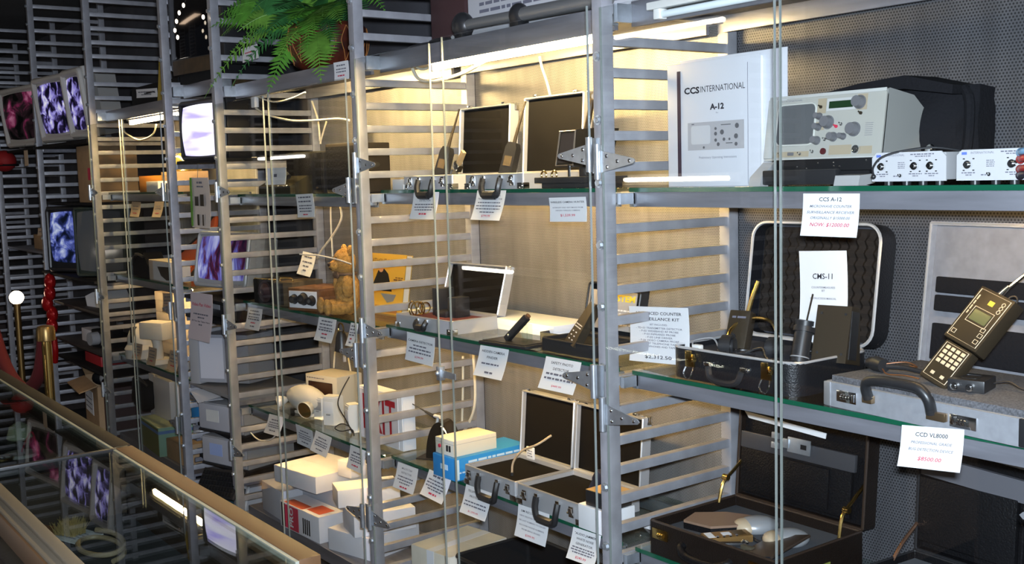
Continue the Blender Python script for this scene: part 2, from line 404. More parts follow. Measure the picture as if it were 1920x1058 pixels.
# ------------------------------------------------------------------ glass doors with strap hinges
DY = -.052
def door(x0, x1, hinge_right, zs, lab, top=1.985, bottom=.10, latch=None):
    t = thing('glass_door', lab, 'glass door', (0, 0, 0), 0, 'frameless glass doors of the display cases')
    part('pane', t, GLASS, lambda b: b.box(x0+.002, x1-.002, DY-.003, DY+.003, bottom, top))
    for xx in (x0, x1-.002): part('edge', t, GLASSE, lambda b: b.box(xx, xx+.002, DY-.003, DY+.003, bottom, top))
    xh = x1 if hinge_right else x0; sg = -1 if hinge_right else 1
    for z in zs:
        h = part('hinge', t, ZINC, lambda b: (
            b.cyl((xh-sg*.008, DY-.010, z-.042), (xh-sg*.008, DY-.010, z+.042), .0085, n=14),
            b.box(*sorted((xh-sg*.004, xh-sg*.030)), DY+.004, DY+.0065, z-.045, z+.040),
            b.prism([(xh, z-.026), (xh, z+.026), (xh+sg*.112, z+.006), (xh+sg*.118, z), (xh+sg*.112, z-.006)], DY-.0065, DY-.0035, 'y')))
        part('screw', h, CHROME, lambda b: [b.ball((xh+sg*a, DY-.0068, z+c), (.005, .003, .005), 10, 6) for a, c in ((.020, .013), (.022, -.013), (.058, .0), (.100, 0))])
    if latch:
        zl, xl, s2 = latch
        part('latch', t, ZINC, lambda b: (b.box(xl-.010, xl+.010, DY-.014, DY+.006, zl-.022, zl+.020, .003),
                                          b.prism([(xl, zl-.012), (xl, zl+.012), (xl+s2*.085, zl+.008), (xl+s2*.085, zl-.010)], DY-.008, DY-.005, 'y'),
                                          b.ball((xl, DY-.016, zl), .007)))
    return t
XM0, XM1, XM2 = .545, -.645, -1.80
door(0.012, .536, False, (1.622, 1.005, .42), 'left glass door of the instrument bay, covering the white manual')
door(.548, 1.175, True, (1.62, 1.005, .42), 'right glass door of the instrument bay, over the aluminium case with handheld unit', top=2.2)
door(-.675, -.034, True, (1.640, 1.083, .42), 'right glass door of the silver case bay, over the camera hunter', top=1.995)
door(-1.195, -.742, False, (1.641, 1.093, .45), 'left glass door of the silver case bay, with zinc latch at its edge', top=1.985, latch=(1.010, -.735, 1))
door(-1.88, -1.262, True, (1.560, 1.004, .445), 'right glass door of the teddy bear bay', top=1.93)
door(-2.405, -1.925, False, (1.557, .997, .452), 'left glass door of the teddy bear bay', top=1.92)
door(-3.66, -3.08, True, (1.56, 1.0, .45), 'right glass door of the dome camera bay', top=1.93)
door(-4.26, -3.70, False, (1.56, .98, .45), 'left glass door of the dome camera bay', top=1.93)

# ------------------------------------------------------------------ tube lamps under the top shelves
def tube_lamp(x0, x1, y, z, lab, lit=True, cap=.02):
    t = thing('tube_lamp', lab, 'lamp', (0, 0, 0), 0)
    part('housing', t, WHITEP if not lit else WHITE, lambda b: b.box(x0-.02, x1+.02, y-.016, y+.016, z+.008, z+.026, .003))
    part('tube', t, TUBE if lit else mat('unlit_tube', (.75, .82, .85), .25), lambda b: b.cyl((x0+cap, y, z-.004), (x1-cap, y, z-.004), .0085, n=14))
    for xx in (x0, x1-cap): part('end_cap', t, WHITEP, lambda b: b.box(xx, xx+cap, y-.013, y+.013, z-.015, z+.010, .003))
    return t
tube_lamp(-.93, -.12, .078, 1.940, 'lit warm tube lamp over the silver briefcases')
tube_lamp(-2.05, -1.40, .088, 1.966, 'lit warm tube lamp over the teddy bear bay')
tube_lamp(-3.93, -3.10, .078, 1.928, 'lit warm tube lamp over the dome camera bay')
tube_lamp(.12, .95, .03, 1.962, 'unlit pale tube lamp over the manual and instrument', lit=False)

# lamps of the show case across the aisle: the streaks mirrored in the doors
TUBE2 = emitter('lit_white_tube', (1.0, .90, .76), 34.0)
for x, lb in ((-1.80, 'nearest'), (-3.02, 'second'), (-4.46, 'third'), (-6.70, 'fourth'), (-7.95, 'fifth')): dup(LAD[0], loc=(x, -2.62, 0), rz=PI, label=lb + ' ladder upright of the case across the aisle', group='ladders across the aisle')
for z, lb, x0, x1, y, h0, h1 in ((.55, 'lowest', -2.86, -1.95, -2.60, -3.02, -1.80), (1.545, 'middle', -2.68, -1.90, -2.60, -3.02, -1.80), (2.36, 'highest', -2.74, -1.92, -2.60, -3.02, -1.80), (.945, 'short', -4.38, -3.81, -2.60, -4.46, -3.02), (1.805, 'far', -7.80, -6.85, -2.60, -7.95, -6.70)):
    t = thing('tube_lamp', lb + ' lit tube of the case across the aisle, mirrored in the glass doors', 'lamp', (0, 0, 0), 0)
    part('tube', t, TUBE2, lambda b: b.cyl((x0, y, z), (x1, y, z), .013, n=12)); part('housing', t, WHITE, lambda b: b.box(h0, h1, y-.05, y-.018, z-.02, z+.03, .003))

# slim strip lamps tucked behind the front bars, under the glass shelves
def strip_lamp(x0, x1, z, m, lab):
    t = thing('strip_lamp', lab, 'lamp', (0, 0, 0), 0, 'slim strip lamps under the glass shelves')
    part('housing', t, STEEL_D, lambda b: (b.box(x0, x1, RAILY+.014, RAILY+.050, z-.0135, z-.0112, .0005), b.box(x0, x1, RAILY+.0125, RAILY+.014, z-.040, z-.0112)))
    part('tube', t, m, lambda b: b.cyl((x0+.02, RAILY+.030, z-.022), (x1-.02, RAILY+.030, z-.022), .0065, n=10))
strip_lamp(-1.14, -.10, S1, UTUBE, 'lit strip lamp under the upper glass shelf of the silver cases')
strip_lamp(-1.14, -.10, S2, UTUBE, 'lit strip lamp under the middle glass shelf of the silver cases')
strip_lamp(-2.36, -1.32, S1-.012, UTUBE2, 'lit strip lamp under the upper glass shelf of the teddy bear bay')
strip_lamp(-2.36, -1.32, S2-.012, UTUBE2, 'lit strip lamp under the middle glass shelf of the teddy bear bay')
strip_lamp(-2.36, -1.32, S3-.012, UTUBE2, 'lit strip lamp under the lower glass shelf of the teddy bear bay')
strip_lamp(.62, 1.14, S1, UTUBE2, 'lit strip lamp under the signal boxes')
strip_lamp(-4.20, -3.14, S2, UTUBE2, 'lit strip lamp under the middle glass shelf of the dome cameras')
# ------------------------------------------------------------------ generic builders
def XT(o, u, v, w=None):
    """matrix whose x,y,z axes are u,v,w at o"""
    u, v = Vector(u), Vector(v); w = Vector(w) if w is not None else u.cross(v).normalized()
    m = Matrix.Identity(4)
    for i, a in enumerate((u, v, w)): m[0][i], m[1][i], m[2][i] = a
    m.translation = Vector(o); return m
UPRIGHT = lambda x, y, z: XT((x, y, z), (1, 0, 0), (0, 0, 1))      # text plane facing the aisle
def greek(b, T, x0, x1, y, h, rnd, align='C'):
    """a line of print too small to read: word-long dashes"""
    old = b.T; b.T = old @ T; x = x0
    while x < x1-h:
        w = min(x1-x, h*rnd.uniform(1.6, 5.0)); b._add([(x, y-h/2, 0), (x+w, y-h/2, 0), (x+w, y+h/2, 0), (x, y+h/2, 0)], [(0, 1, 2, 3)]); x += w+h*.7
    b.T = old
SERIF_BOLD = .004
def price_tag(label, TL, TR, BL, Y, lines, name='price_tag', cat='price tag', group='white price tags on the shelves', m=None, seed=1, ymin=-.046):
    """a rectangular card whose top edge hangs at depth Y; its lower edge may swing forward"""
    a, b2 = at_y(*TL, Y), at_y(*TR, Y); u = b2-a; w = u.length; u.normalize()
    lo_, hi_ = ymin, Y+.06
    f = lambda yy: (at_y(*BL, yy)-a).dot(u)
    if f(lo_)*f(hi_) < 0:
        for _ in range(40):
            mid = (lo_+hi_)/2
            if f(lo_)*f(mid) <= 0: hi_ = mid
            else: lo_ = mid
        yb = (lo_+hi_)/2
    else: yb = lo_ if abs(f(lo_)) < abs(f(hi_)) else hi_
    v = at_y(*BL, yb)-a; v = v-u*v.dot(u); h = v.length; v.normalize(); n = u.cross(v)      # v points down, n away from the viewer
    mb = MB()
    rows = 6
    vs = []; 
    for k in range(rows+1):
        t = k/rows; bow = math.sin(t*PI)*.0028*h/.09
        for s in (0, 1):
            for th in (0, .0007): vs.append((s*w, -t*h, -bow-th))
    fs = []
    for k in range(rows):
        i = k*4
        fs += [(i, i+4, i+6, i+2), (i+1, i+3, i+7, i+5), (i, i+1, i+5, i+4), (i+2, i+6, i+7, i+3)]
    fs += [(0, 2, 3, 1), (rows*4, rows*4+1, rows*4+3, rows*4+2)]
    mb._add(vs, fs)
    o = mb.build(name, m or PAPER); o.matrix_world = XT(a, u, -v, -n); tag(o, label, cat, group)
    rnd = random.Random(seed); groups = {}
    for ln in lines:
        groups.setdefault(ln[4] if len(ln) > 4 else 'g', []).append(ln)
    for key, lst in groups.items():
        lb = MB()
        for ln in lst:
            if ln[0] == 't':
                _, s, size, yy, _c, *rest = ln; sh = rest[0] if rest else 0; wd = rest[1] if len(rest) > 1 else None
                z = -math.sin(yy*PI)*.0028*h/.09+.0012
                lettering(lb, s, size*h, Matrix.Translation((w/2, -yy*h, z)), width=wd*w if wd else None, shear=sh, bold=size*h*.010)
            else:
                _, wd, size, yy = ln[:4]; z = -math.sin(yy*PI)*.0028*h/.09+.0012
                greek(lb, Matrix.Translation((0, 0, z)), w*(.5-wd/2), w*(.5+wd/2), -yy*h, size*h, rnd)
        nm, mm = {'k': ('heading', INK), 'r': ('price', REDINK), 'g': ('small_print', INKG), 'd': ('heading', INKG)}[key]
        lb.build(nm, mm, o)
    return o

def rr(w, d, r, n=5, cx=0, cy=0):
    """rounded rectangle outline, counter-clockwise"""
    P = []
    for (sx, sy, a0) in ((1, -1, -90), (1, 1, 0), (-1, 1, 90), (-1, -1, 180)):
        for i in range(n+1):
            a = R(a0+90*i/n); P.append((cx+sx*(w/2-r)+r*math.cos(a), cy+sy*(d/2-r)+r*math.sin(a)))
    return P
def tray_shell(b, w, d, h, wall, r, floor=.004):
    """open tray centred on x, from y=0 to d, z=0 to h"""
    O = rr(w, d, r, 5, 0, d/2); I = rr(w-2*wall, d-2*wall, max(r-wall, .001), 5, 0, d/2); n = len(O)
    vs = [(x, y, 0) for x, y in O]+[(x, y, h) for x, y in O]+[(x, y, h) for x, y in I]+[(x, y, floor) for x, y in I]
    fs = []
    for i in range(n):
        j = (i+1) % n
        for k in range(3): fs.append((k*n+i, k*n+j, (k+1)*n+j, (k+1)*n+i))
    fs += [tuple(range(n-1, -1, -1)), tuple(range(3*n, 4*n))]
    return b._add(vs, fs)
def lid_T(d, h, lh, ang):
    """a tray's own frame -> an open lid hinged on the back edge of a tray d deep and h high"""
    a = R(ang); up = Vector((0, math.sin(a), math.cos(a))); out = Vector((0, math.cos(a), -math.sin(a)))
    return XT(Vector((0, d, h))+out*lh, (1, 0, 0), up, -out)
def open_case(name, label, cat, loc, w, d, h, lh, ang, shell, trim, lining, r=.012, wall=.006, rz=0, group=None, trim_r=.0035, lid_h=None, lid_lining=None, fill=.75, corners=None, lid_fill=.6):
    t = thing(name, label, cat, loc, rz, group); ld_ = lid_h or d
    part('tray', t, shell, lambda b: tray_shell(b, w, d, h, wall, r))
    part('foam_lining', t, lining, lambda b: b.prism(rr(w-2*wall-.001, d-2*wall-.001, max(r-wall, .002), 5, 0, d/2), .004, h*fill))
    T = lid_T(d, h, lh, ang)
    lid = MB(); lid.T = T; tray_shell(lid, w, ld_, lh, wall, r); lid = lid.build('lid', shell, t)
    ll = MB(); ll.T = T; ll.prism(rr(w-2*wall-.001, ld_-2*wall-.001, max(r-wall, .002), 5, 0, ld_/2), .004, lh*lid_fill); ll.build('lid_lining', lid_lining or lining, lid)
    def rim(b, dd, hh, T0=None):
        if T0: b.T = T0
        b.tube([(x, y, hh) for x, y in rr(w-wall, dd-wall, max(r-wall/2, .003), 6, 0, dd/2)], trim_r, 6, 0, True)
    part('rim', t, trim, lambda b: rim(b, d, h))
    part('lid_rim', lid, trim, lambda b: rim(b, ld_, lh, T))
    if corners:
        for sx in (-1, 1):
            part('corner_guard', t, corners, lambda b: b.box(sx*(w/2-.012)-.0145, sx*(w/2-.012)+.0145, -.0025, .022, 0, .018, .003))
            g = MB(); g.T = T; g.box(sx*(w/2-.012)-.0145, sx*(w/2-.012)+.0145, ld_-.022, ld_+.0025, -.001, .018, .003); g.build('corner_guard', corners, lid)
    return t, lid, T
def latch(t, x, z, m=None, s=1.0):
    h = part('latch', t, m or CHROME, lambda b: (b.box(x-.010*s, x+.010*s, -.006, 0, z-.014*s, z+.016*s, .0015), b.box(x-.007*s, x+.007*s, -.011, -.005, z-.004*s, z+.012*s, .002),
                                                 b.cyl((x-.012*s, -.008, z-.002), (x+.012*s, -.008, z-.002), .003*s, n=8)))
    return h
def drop_handle(t, x, z, w, drop, m=None, out=.012, r=.0095):
    """carrying handle hanging from two lugs on the front of a case"""
    h = part('handle', t, m or BLACKP, lambda b: (b.tube([(x-w/2, -out*.4, z), (x-w/2+.001, -out, z-drop*.5), (x-w*.42, -out, z-drop*.93), (x-w*.3, -out, z-drop), (x+w*.3, -out, z-drop), (x+w*.42, -out, z-drop*.93), (x+w/2-.001, -out, z-drop*.5), (x+w/2, -out*.4, z)], r, 8, 4),
                                                  b.tube([(x-w*.32, -out, z-drop), (x, -out-.001, z-drop), (x+w*.32, -out, z-drop)], r*1.35, 8, 3)))
    part('handle_lug', h, CHROME, lambda b: [b.box(x+s*w/2-.008, x+s*w/2+.008, -.008, 0, z-.008, z+.009, .002) for s in (-1, 1)])
    return h
def carton(name, label, loc, w, d, h, m, rz=0, group=None, cat='box', lid=0.0, tape=None, flap=True):
    """a card box with folded top flaps (or a lift-off lid), front lower edge at loc"""
    t = thing(name, label, cat, loc, rz, group)
    hb = h-(lid or .0012)
    part('body', t, m, lambda b: b.box(-w/2, w/2, 0, d, 0, hb, .0016))
    if lid: part('lid', t, m, lambda b: b.box(-w/2-.0022, w/2+.0022, -.0022, d+.0022, hb-lid*.2, h, .0016))
    elif flap:
        for y0, y1 in ((.0008, d/2-.0006), (d/2+.0006, d-.0008)): part('flap', t, m, lambda b: b.box(-w/2+.0008, w/2-.0008, y0, y1, hb, h))
    if tape: part('tape', t, tape, lambda b: (b.box(-.018, .018, -.0006, d+.0006, h, h+.0005), b.box(-.018, .018, -.0008, 0, h-.05, h)))
    return t
def px_box(TL, TR, BL, Y):
    """x0, x1, z0, z1 of an upright rectangle seen at depth Y"""
    a, b, c = at_y(*TL, Y), at_y(*TR, Y), at_y(*BL, Y); return a.x, b.x, c.z, a.z
def antenna(b, p, q, r0=.004, r1=.0016, tip=.003):
    p, q = Vector(p), Vector(q); n = 4
    for i in range(n):
        a, c = p.lerp(q, i/n), p.lerp(q, (i+1)/n); rr_ = r0+(r1-r0)*i/(n-1); b.cyl(a, c, rr_, n=8)
    b.ball(q, tip, 8, 6)
# ================================================================== instrument bay, upper shelf
# the ring-bound white manual
t = thing('manual', 'white spiral bound manual with black spine strip standing on the upper shelf', 'manual', (.045, .135, S1))
MW, MH = .292, .300
part('cover', t, mat('binder_white', (.56, .57, .61), .55), lambda b: b.box(0, MW, 0, .0035, 0, MH-.004, .001))
part('pages', t, WHITE, lambda b: b.box(.004, MW-.002, .0036, .013, .001, MH-.008))
part('back_cover', t, mat('binder_white', (.56, .57, .61), .55), lambda b: b.box(.03, MW+.065, .014, .017, 0, MH+.004, .001))
part('spine_strip', t, mat('dark_plum_strip', (.035, .02, .035), .5), lambda b: b.box(.034, .045, -.0012, .0002, .016, MH-.022))
def mtext(b):
    T = lambda x, z: UPRIGHT(x, -.0004, z)
    lettering(b, 'CCS', .021, T(.082, .228), width=.050, bold=.0008)
    lettering(b, 'INTERNATIONAL', .021, T(.179, .2285), width=.138)
    lettering(b, 'A-12', .0185, T(.163, .186), width=.044, bold=.0008)
part('lettering', t, INK, mtext)
part('small_print', t, INKG, lambda b: (lettering(b, 'Preliminary Operating Instructions', .008, UPRIGHT(.163, -.0004, .068), width=.118), lettering(b, 'Rev', .005, UPRIGHT(.163, -.0004, .172)),
                                        b.box(MW-.036, MW-.0352, -.0006, .0001, .004, MH-.02)))
GP1, GP2, GP3 = mat('print_grey', (.36, .355, .37), .8), mat('print_light_grey', (.47, .47, .49), .8), mat('print_dark', (.09, .09, .10), .8)
def mpic(b):
    b.mi = 0; b.box(.068, .245, -.0006, .0001, .086, .152, 0)
    b.mi = 1; b.prism(rr(.062, .044, .006, 4, .110, .122), -.0009, -.0005, 'y')
    b.mi = 2
    for x, z, r in ((.158, .135, .0035), (.158, .123, .0045), (.158, .108, .004), (.178, .126, .006), (.184, .109, .004), (.224, .139, .006), (.221, .115, .006), (.201, .109, .003), (.166, .098, .0045), (.120, .092, .003), (.221, .097, .0045)):
        b.cyl((x, -.0010, z), (x, -.0005, z), r, n=12)
    for x, z, w in ((.085, .148, .008), (.19, .143, .03), (.2, .1, .02)): b.box(x-w/2, x+w/2, -.0010, -.0006, z-.001, z+.001)
part('printed_picture', t, [GP1, GP2, GP3], mpic)
# the receiver
TILT = R(-9)
t = thing('receiver', 'grey bench receiver with round corner screen, knobs and tilt bail beside the white manual', 'receiver', (.505, .132, S1))
RW, RH, RD = .300, .140, .20
RT_ = Matrix.Translation((0, 0, .055)) @ Matrix.Rotation(TILT, 4, 'X')
def TP(fn):
    def g(b): b.T = RT_; fn(b)
    return g
part('housing', t, mat('receiver_shell', (.26, .26, .245), .5), TP(lambda b: b.prism([(0, 0), (0, RH), (.005, RH+.003), (RD*.45, RH+.003), (RD, RH*.62), (RD, .01), (.01, 0)], -RW/2, RW/2, 'x')))
face = part('front_panel', t, mat('receiver_face', (.36, .355, .32), .5), TP(lambda b: b.prism(rr(RW, RH, .010, 4, 0, RH/2), -.004, .003, 'y')))
part('bezel', face, mat('receiver_bezel', (.44, .44, .42), .5), TP(lambda b: (b.box(-RW/2-.003, -RW/2+.021, -.006, -.003, .004, RH-.004, .002), b.box(-RW/2, RW/2, -.006, -.004, RH-.005, RH+.002, .001), b.box(-RW/2, RW/2, -.006, -.004, -.002, .003, .001))))
part('screen', face, mat('screen_glass', (.10, .105, .11), .12, spec=.8), TP(lambda b: b.prism(rr(.098, .086, .012, 5, -.072, .077), -.0062, -.004, 'y')))
part('screen_frame', face, mat('screen_frame_grey', (.50, .50, .46), .5), TP(lambda b: b.tube([(x, -.005, z) for x, z in rr(.102, .090, .014, 5, -.072, .077)], .0022, 6, 0, True)))
part('display', face, mat('lcd_green', (.012, .035, .014), .2), TP(lambda b: b.box(.012, .072, -.0056, -.004, .107, .122)))
part('display_frame', face, mat('panel_white', (.46, .46, .45), .5), TP(lambda b: b.box(.006, .078, -.0048, -.004, .102, .128)))
part('printed_blocks', face, mat('tan_print', (.34, .285, .20), .6), TP(lambda b: [b.box(x0, x1, -.0046, -.004, z0, z1) for x0, x1, z0, z1 in ((-.018, .004, .098, .130), (.082, .106, .100, .133), (-.018, .004, .062, .080), (.022, .078, .008, .028), (-.126, -.030, .006, .018), (.092, .128, .008, .024))]))
part('printed_scale', face, INKG, TP(lambda b: ([b.box(.107, .125, -.0047, -.004, .046+i*.0042, .0466+i*.0042) for i in range(7)], lettering(b, 'CCS INTERNATIONAL', .006, UPRIGHT(-.09, -.0046, .130)))))
KN = mat('grey_knob', (.13, .13, .14), .4)
for x, z, r in ((.088, .116, .013), (.013, .078, .013), (.080, .060, .0135), (-.011, .092, .007), (-.011, .069, .0075), (-.012, .040, .0085), (.030, .046, .009), (.055, .046, .0065)):
    k = part('knob', face, KN, TP(lambda b: (b.cyl((x, -.006, z), (x, -.004, z), r*1.15, n=20), b.cyl((x, -.020, z), (x, -.006, z), r*.88, r, n=20))))
for x, z, m in ((.035, .068, REDINK), (.048, .072, CHROME), (.093, .093, BROWNDEV), (-.009, .112, BROWNDEV), (.010, .041, CHROME), (-.105, .012, CHROME), (-.052, .012, CHROME), (-.019, .016, CHROME)):
    part('toggle_switch', face, m, TP(lambda b: (b.cyl((x, -.007, z), (x, -.004, z), .0035, n=10), b.cyl((x, -.014, z+.002), (x, -.007, z), .0016, n=8))))
part('connector', face, CHROME, TP(lambda b: (b.cyl((.093, -.012, .017), (.093, -.004, .017), .0085, n=18), b.torus((.093, -.012, .017), .006, .0016, 'y', 16, 6))))
part('jack', face, mat('red_brown_jack', (.07, .012, .015), .35), TP(lambda b: b.cyl((.008, -.007, .016), (.008, -.004, .016), .007, n=18)))
part('power_button', face, KN, TP(lambda b: b.box(-.085, -.070, -.008, -.004, .009, .016, .001)))
part('base', t, BLACKM, lambda b: (b.box(-.125, .145, -.008, .16, .030, .056, .003), b.box(-.115, .12, .0, .15, .006, .03, .003)))
part('vent_screws', t, CHROME, lambda b: [b.ball((x, -.0085, z), .0022, 8, 6) for x, z in ((-.055, .040), (-.03, .036), (.0, .047), (.04, .047), (.04, .040), (.055, .039), (.12, .05))])
bail = part('tilt_bail', t, mat('bail_grey', (.42, .42, .42), .4, .2), lambda b: (b.prism([(-.008, .052), (-.052, .020), (-.058, .0), (-.030, .0), (-.026, .014), (.008, .040)], -.150, -.118, 'x'),
                                                    b.prism([(-.010, .022), (-.050, .020), (-.056, .0), (-.030, .0), (.0, .004)], .075, .135, 'x')))
part('bail_bar', bail, BLACKP, lambda b: b.box(-.118, .075, -.050, -.030, .002, .034, .004))
# the soft carrying bag behind it
def bag(b):
    rnd = random.Random(4)
    nx, nz = 14, 9; vs = []; fs = []
    prof = lambda s: .205+.012*math.sin(s*7)-.05*max(0, s-.8)*5*.3
    for side in (0, 1):
        for i in range(nx+1):
            for k in range(nz+1):
                s, q = i/nx, k/nz
                x = -.17+.36*s; z = q*(prof(s) if side == 0 else prof(s)*.97)
                y = (-.05*math.sin(q*PI)*math.sin(min(1, s*1.2)*PI)**.5 if side == 0 else .06)+rnd.uniform(-.004, .004)
                vs.append((x, y, z))
    n1 = (nx+1)*(nz+1); I = lambda sd, i, k: sd*n1+i*(nz+1)+k
    for i in range(nx):
        for k in range(nz):
            fs.append((I(0, i, k), I(0, i+1, k), I(0, i+1, k+1), I(0, i, k+1))); fs.append((I(1, i, k), I(1, i, k+1), I(1, i+1, k+1), I(1, i+1, k)))
        fs.append((I(0, i, nz), I(0, i+1, nz), I(1, i+1, nz), I(1, i, nz))); fs.append((I(0, i, 0), I(1, i, 0), I(1, i+1, 0), I(0, i+1, 0)))
    for k in range(nz):
        fs.append((I(0, 0, k), I(0, 0, k+1), I(1, 0, k+1), I(1, 0, k))); fs.append((I(0, nx, k), I(1, nx, k), I(1, nx, k+1), I(0, nx, k+1)))
    b._add(vs, fs)
t = thing('soft_bag', 'black cloth carrying bag slumped behind the bench receiver', 'bag', (.575, .300, S1))
part('bag_body', t, FABRIC, bag)
part('flap', t, FABRIC, lambda b: b.prism([(-.19, .196), (-.05, .216), (.06, .224), (.17, .196), (.168, .178), (.06, .196), (-.05, .196), (-.19, .176)], -.062, .055, 'y'))
part('strap', t, FABRIC, lambda b: b.tube([(.17, -.02, .19), (.188, -.03, .16), (.185, -.03, .08), (.17, -.03, .004)], .010, 8, 5))
part('buckle', t, CHROME, lambda b: [b.ball((x, -.052, .062), (.013, .006, .018), 12, 8) for x in (.06, .115)])
# the two little white signal boxes
def signal_box(x0, lab, xs):
    t = thing('signal_box', lab, 'signal box', (x0, .07, S1), 0, 'white signal boxes with round connectors')
    w, h = .160, .056; z0 = .007; c = .010
    part('case', t, mat('box_side_grey', (.34, .34, .35), .5), lambda b: b.box(.002, w-.002, .003, .062, z0+.002, z0+h-.002, .002))
    fp = part('face_plate', t, mat('box_face_white', (.48, .48, .50), .5), lambda b: b.prism([(0, z0), (w, z0), (w, z0+h-c), (w-c, z0+h), (c, z0+h), (0, z0+h-c)], 0, .003, 'y'))
    for x in xs:
        part('connector', fp, CHROME, lambda b: (b.cyl((x, -.006, z0+.029), (x, 0, z0+.029), .0075, n=16), b.cyl((x, -.012, z0+.029), (x, -.006, z0+.029), .0045, n=12), [b.box(x+a*.0095-.002, x+a*.0095+.002, -.0006, 0, z0+.029+c2*.0105-.001, z0+.029+c2*.0105+.001) for a in (-1, 1) for c2 in (-1, 1)]))
    def pr(b):
        lettering(b, 'INTERNATIONAL', .0058, UPRIGHT(.050, -.0004, z0+.050))
        r = random.Random(7)
        greek(b, UPRIGHT(0, -.0004, 0), .085, .135, z0+.051, .0022, r); greek(b, UPRIGHT(0, -.0004, 0), .095, .128, z0+.047, .0018, r)
        for i in range(4): greek(b, UPRIGHT(0, -.0004, 0), .058, .074, z0+.036-i*.0035, .0014, r)
        for x in xs: greek(b, UPRIGHT(0, -.0004, 0), x-.014, x+.014, z0+.014, .0020, r); greek(b, UPRIGHT(0, -.0004, 0), x-.006, x+.006, z0+.010, .0018, r)
        greek(b, UPRIGHT(0, -.0004, 0), .048, .058, z0+.010, .0022, r)
    part('small_print', fp, INKG, pr)
    part('emblem', fp, mat('emblem_blue', (.10, .16, .50), .6), lambda b: b.box(.010, .020, -.0005, 0, z0+.047, z0+.052))
    part('toggle_switch', fp, CHROME, lambda b: (b.cyl((.065, -.004, z0+.011), (.065, 0, z0+.011), .0035, n=10), b.cyl((.065, -.010, z0+.013), (.065, -.004, z0+.011), .0016, n=8)))
    for x in (.03, .07, .105, .14): part('rubber_foot', t, BLACKP, lambda b: b.cyl((x, .012, 0), (x, .012, z0+.001), .008, n=12))
    return t
signal_box(.676, 'white signal box touching the receiver, with black lead across its face', (.024, .096, .130))
signal_box(.857, 'white signal box at the right end of the upper shelf, with clip leads', (.024, .108, .140))
single('lead_wire', 'thin black lead arching from the receiver over the first white signal box', 'wire', BLACKP, lambda b: (b.tube([(.690, .056, S1+.018), (.694, .048, S1+.035), (.712, .052, S1+.055), (.745, .078, S1+.066), (.79, .11, S1+.070), (.83, .15, S1+.060)], .0022, 8, 6), b.ball((.690, .055, S1+.017), .005)))
for i, (dz, col, cn) in enumerate(((.055, (.16, .32, .50), 'blue'), (.043, (.40, .03, .03), 'red'), (.026, (.28, .02, .02), 'dark red'), (.015, (.02, .015, .03), 'black'))):
    single('clip_lead', cn + ' insulated clip plugged at the right end white signal box', 'clip lead', mat('clip_'+cn.replace(' ', '_'), col, .35),
           lambda b: (b.tube([(.985, .058, S1+dz), (1.005, .030, S1+dz+.002), (1.04, .018, S1+dz+.004), (1.09, .02, S1+dz)], .006, 10, 4), b.ball((.984, .060, S1+dz), (.008, .008, .008), 10, 8)), group='coloured clip leads')
price_tag('CCS A-12 price tag hung under the grey receiver', (1506, 363), (1612, 363), (1500, 442), .030,
          [('t', 'CCS A-12', .13, .14, 'k', 0, .40), ('t', 'MICROWAVE COUNTER', .085, .30, 'd', .25, .74), ('t', 'SURVEILLANCE RECIEVER', .085, .44, 'd', .25, .84), ('t', 'ORIGINALLY $15000.00', .085, .57, 'd', .25, .70), ('t', 'NOW: $12000.00', .12, .73, 'r', .25, .70)])

# ================================================================== instrument bay, middle shelf
t, lid, T = open_case('hard_case', 'black hard case with egg crate foam lid and chrome rims, open on the middle shelf', 'case', (.306, .056, S2), .385, .272, .072, .055, 8,
                      mat('black_moulded_shell', (.010, .010, .012), .35, spec=.35, bump=.3, bscale=260), mat('bright_rim', (.72, .72, .74), .28, .6), DGREY, r=.045, wall=.007, trim_r=.0042, lid_h=.292, fill=.82, lid_fill=.25)
def eggcrate(b):
    b.T = T; nx, ny = 58, 46; w, d = .362, .268; vs = []; fs = []
    for i in range(nx+1):
        for k in range(ny+1):
            x, y = -w/2+w*i/nx, .012+d*k/ny
            ex = min(1, (w/2-abs(x))/.02); ey = min(1, min(y-.012, .012+d-y)/.02)
            z = .018+.020*(.5+.5*math.sin((x+y*.9)*2*PI/.050)*math.sin((x-y*.9)*2*PI/.050))**1.3*max(0, min(ex, ey))
            vs.append((x, y, z))
    for i in range(nx):
        for k in range(ny): a = i*(ny+1)+k; fs.append((a, a+ny+1, a+ny+2, a+1))
    b._add(vs, fs)
part('egg_crate_foam', lid, mat('brown_black_foam', (.022, .017, .014), .95, spec=.1, bump=.3, bscale=300), eggcrate)
for x in (-.115, .115):
    lt = part('latch', t, BRASS, lambda b: (b.box(x-.014, x+.014, -.006, .0, .030, .062, .002), b.box(x-.009, x+.009, -.012, -.005, .044, .070, .002), b.cyl((x+.014, -.008, .05), (x+.020, -.008, .05), .006, n=10)))
    part('latch_loop', lt, CHROME, lambda b: b.tube([(x-.011, -.006, .030), (x-.013, -.011, .018), (x-.008, -.013, .006), (x, -.0135, .003), (x+.008, -.013, .006), (x+.013, -.011, .018), (x+.011, -.006, .030)], .0022, 6, 5))
for x in (-.055, .055): part('handle_lug', t, CHROME, lambda b: (b.box(x-.014, x+.014, -.007, 0, .040, .050, .002), b.ball((x+.012, -.008, .045), .006, 10, 8)))
part('handle', t, BLACKP, lambda b: b.tube([(-.050, -.010, .040), (-.042, -.014, .018), (-.02, -.015, .010), (.02, -.015, .010), (.042, -.014, .018), (.050, -.010, .040)], .008, 8, 4))
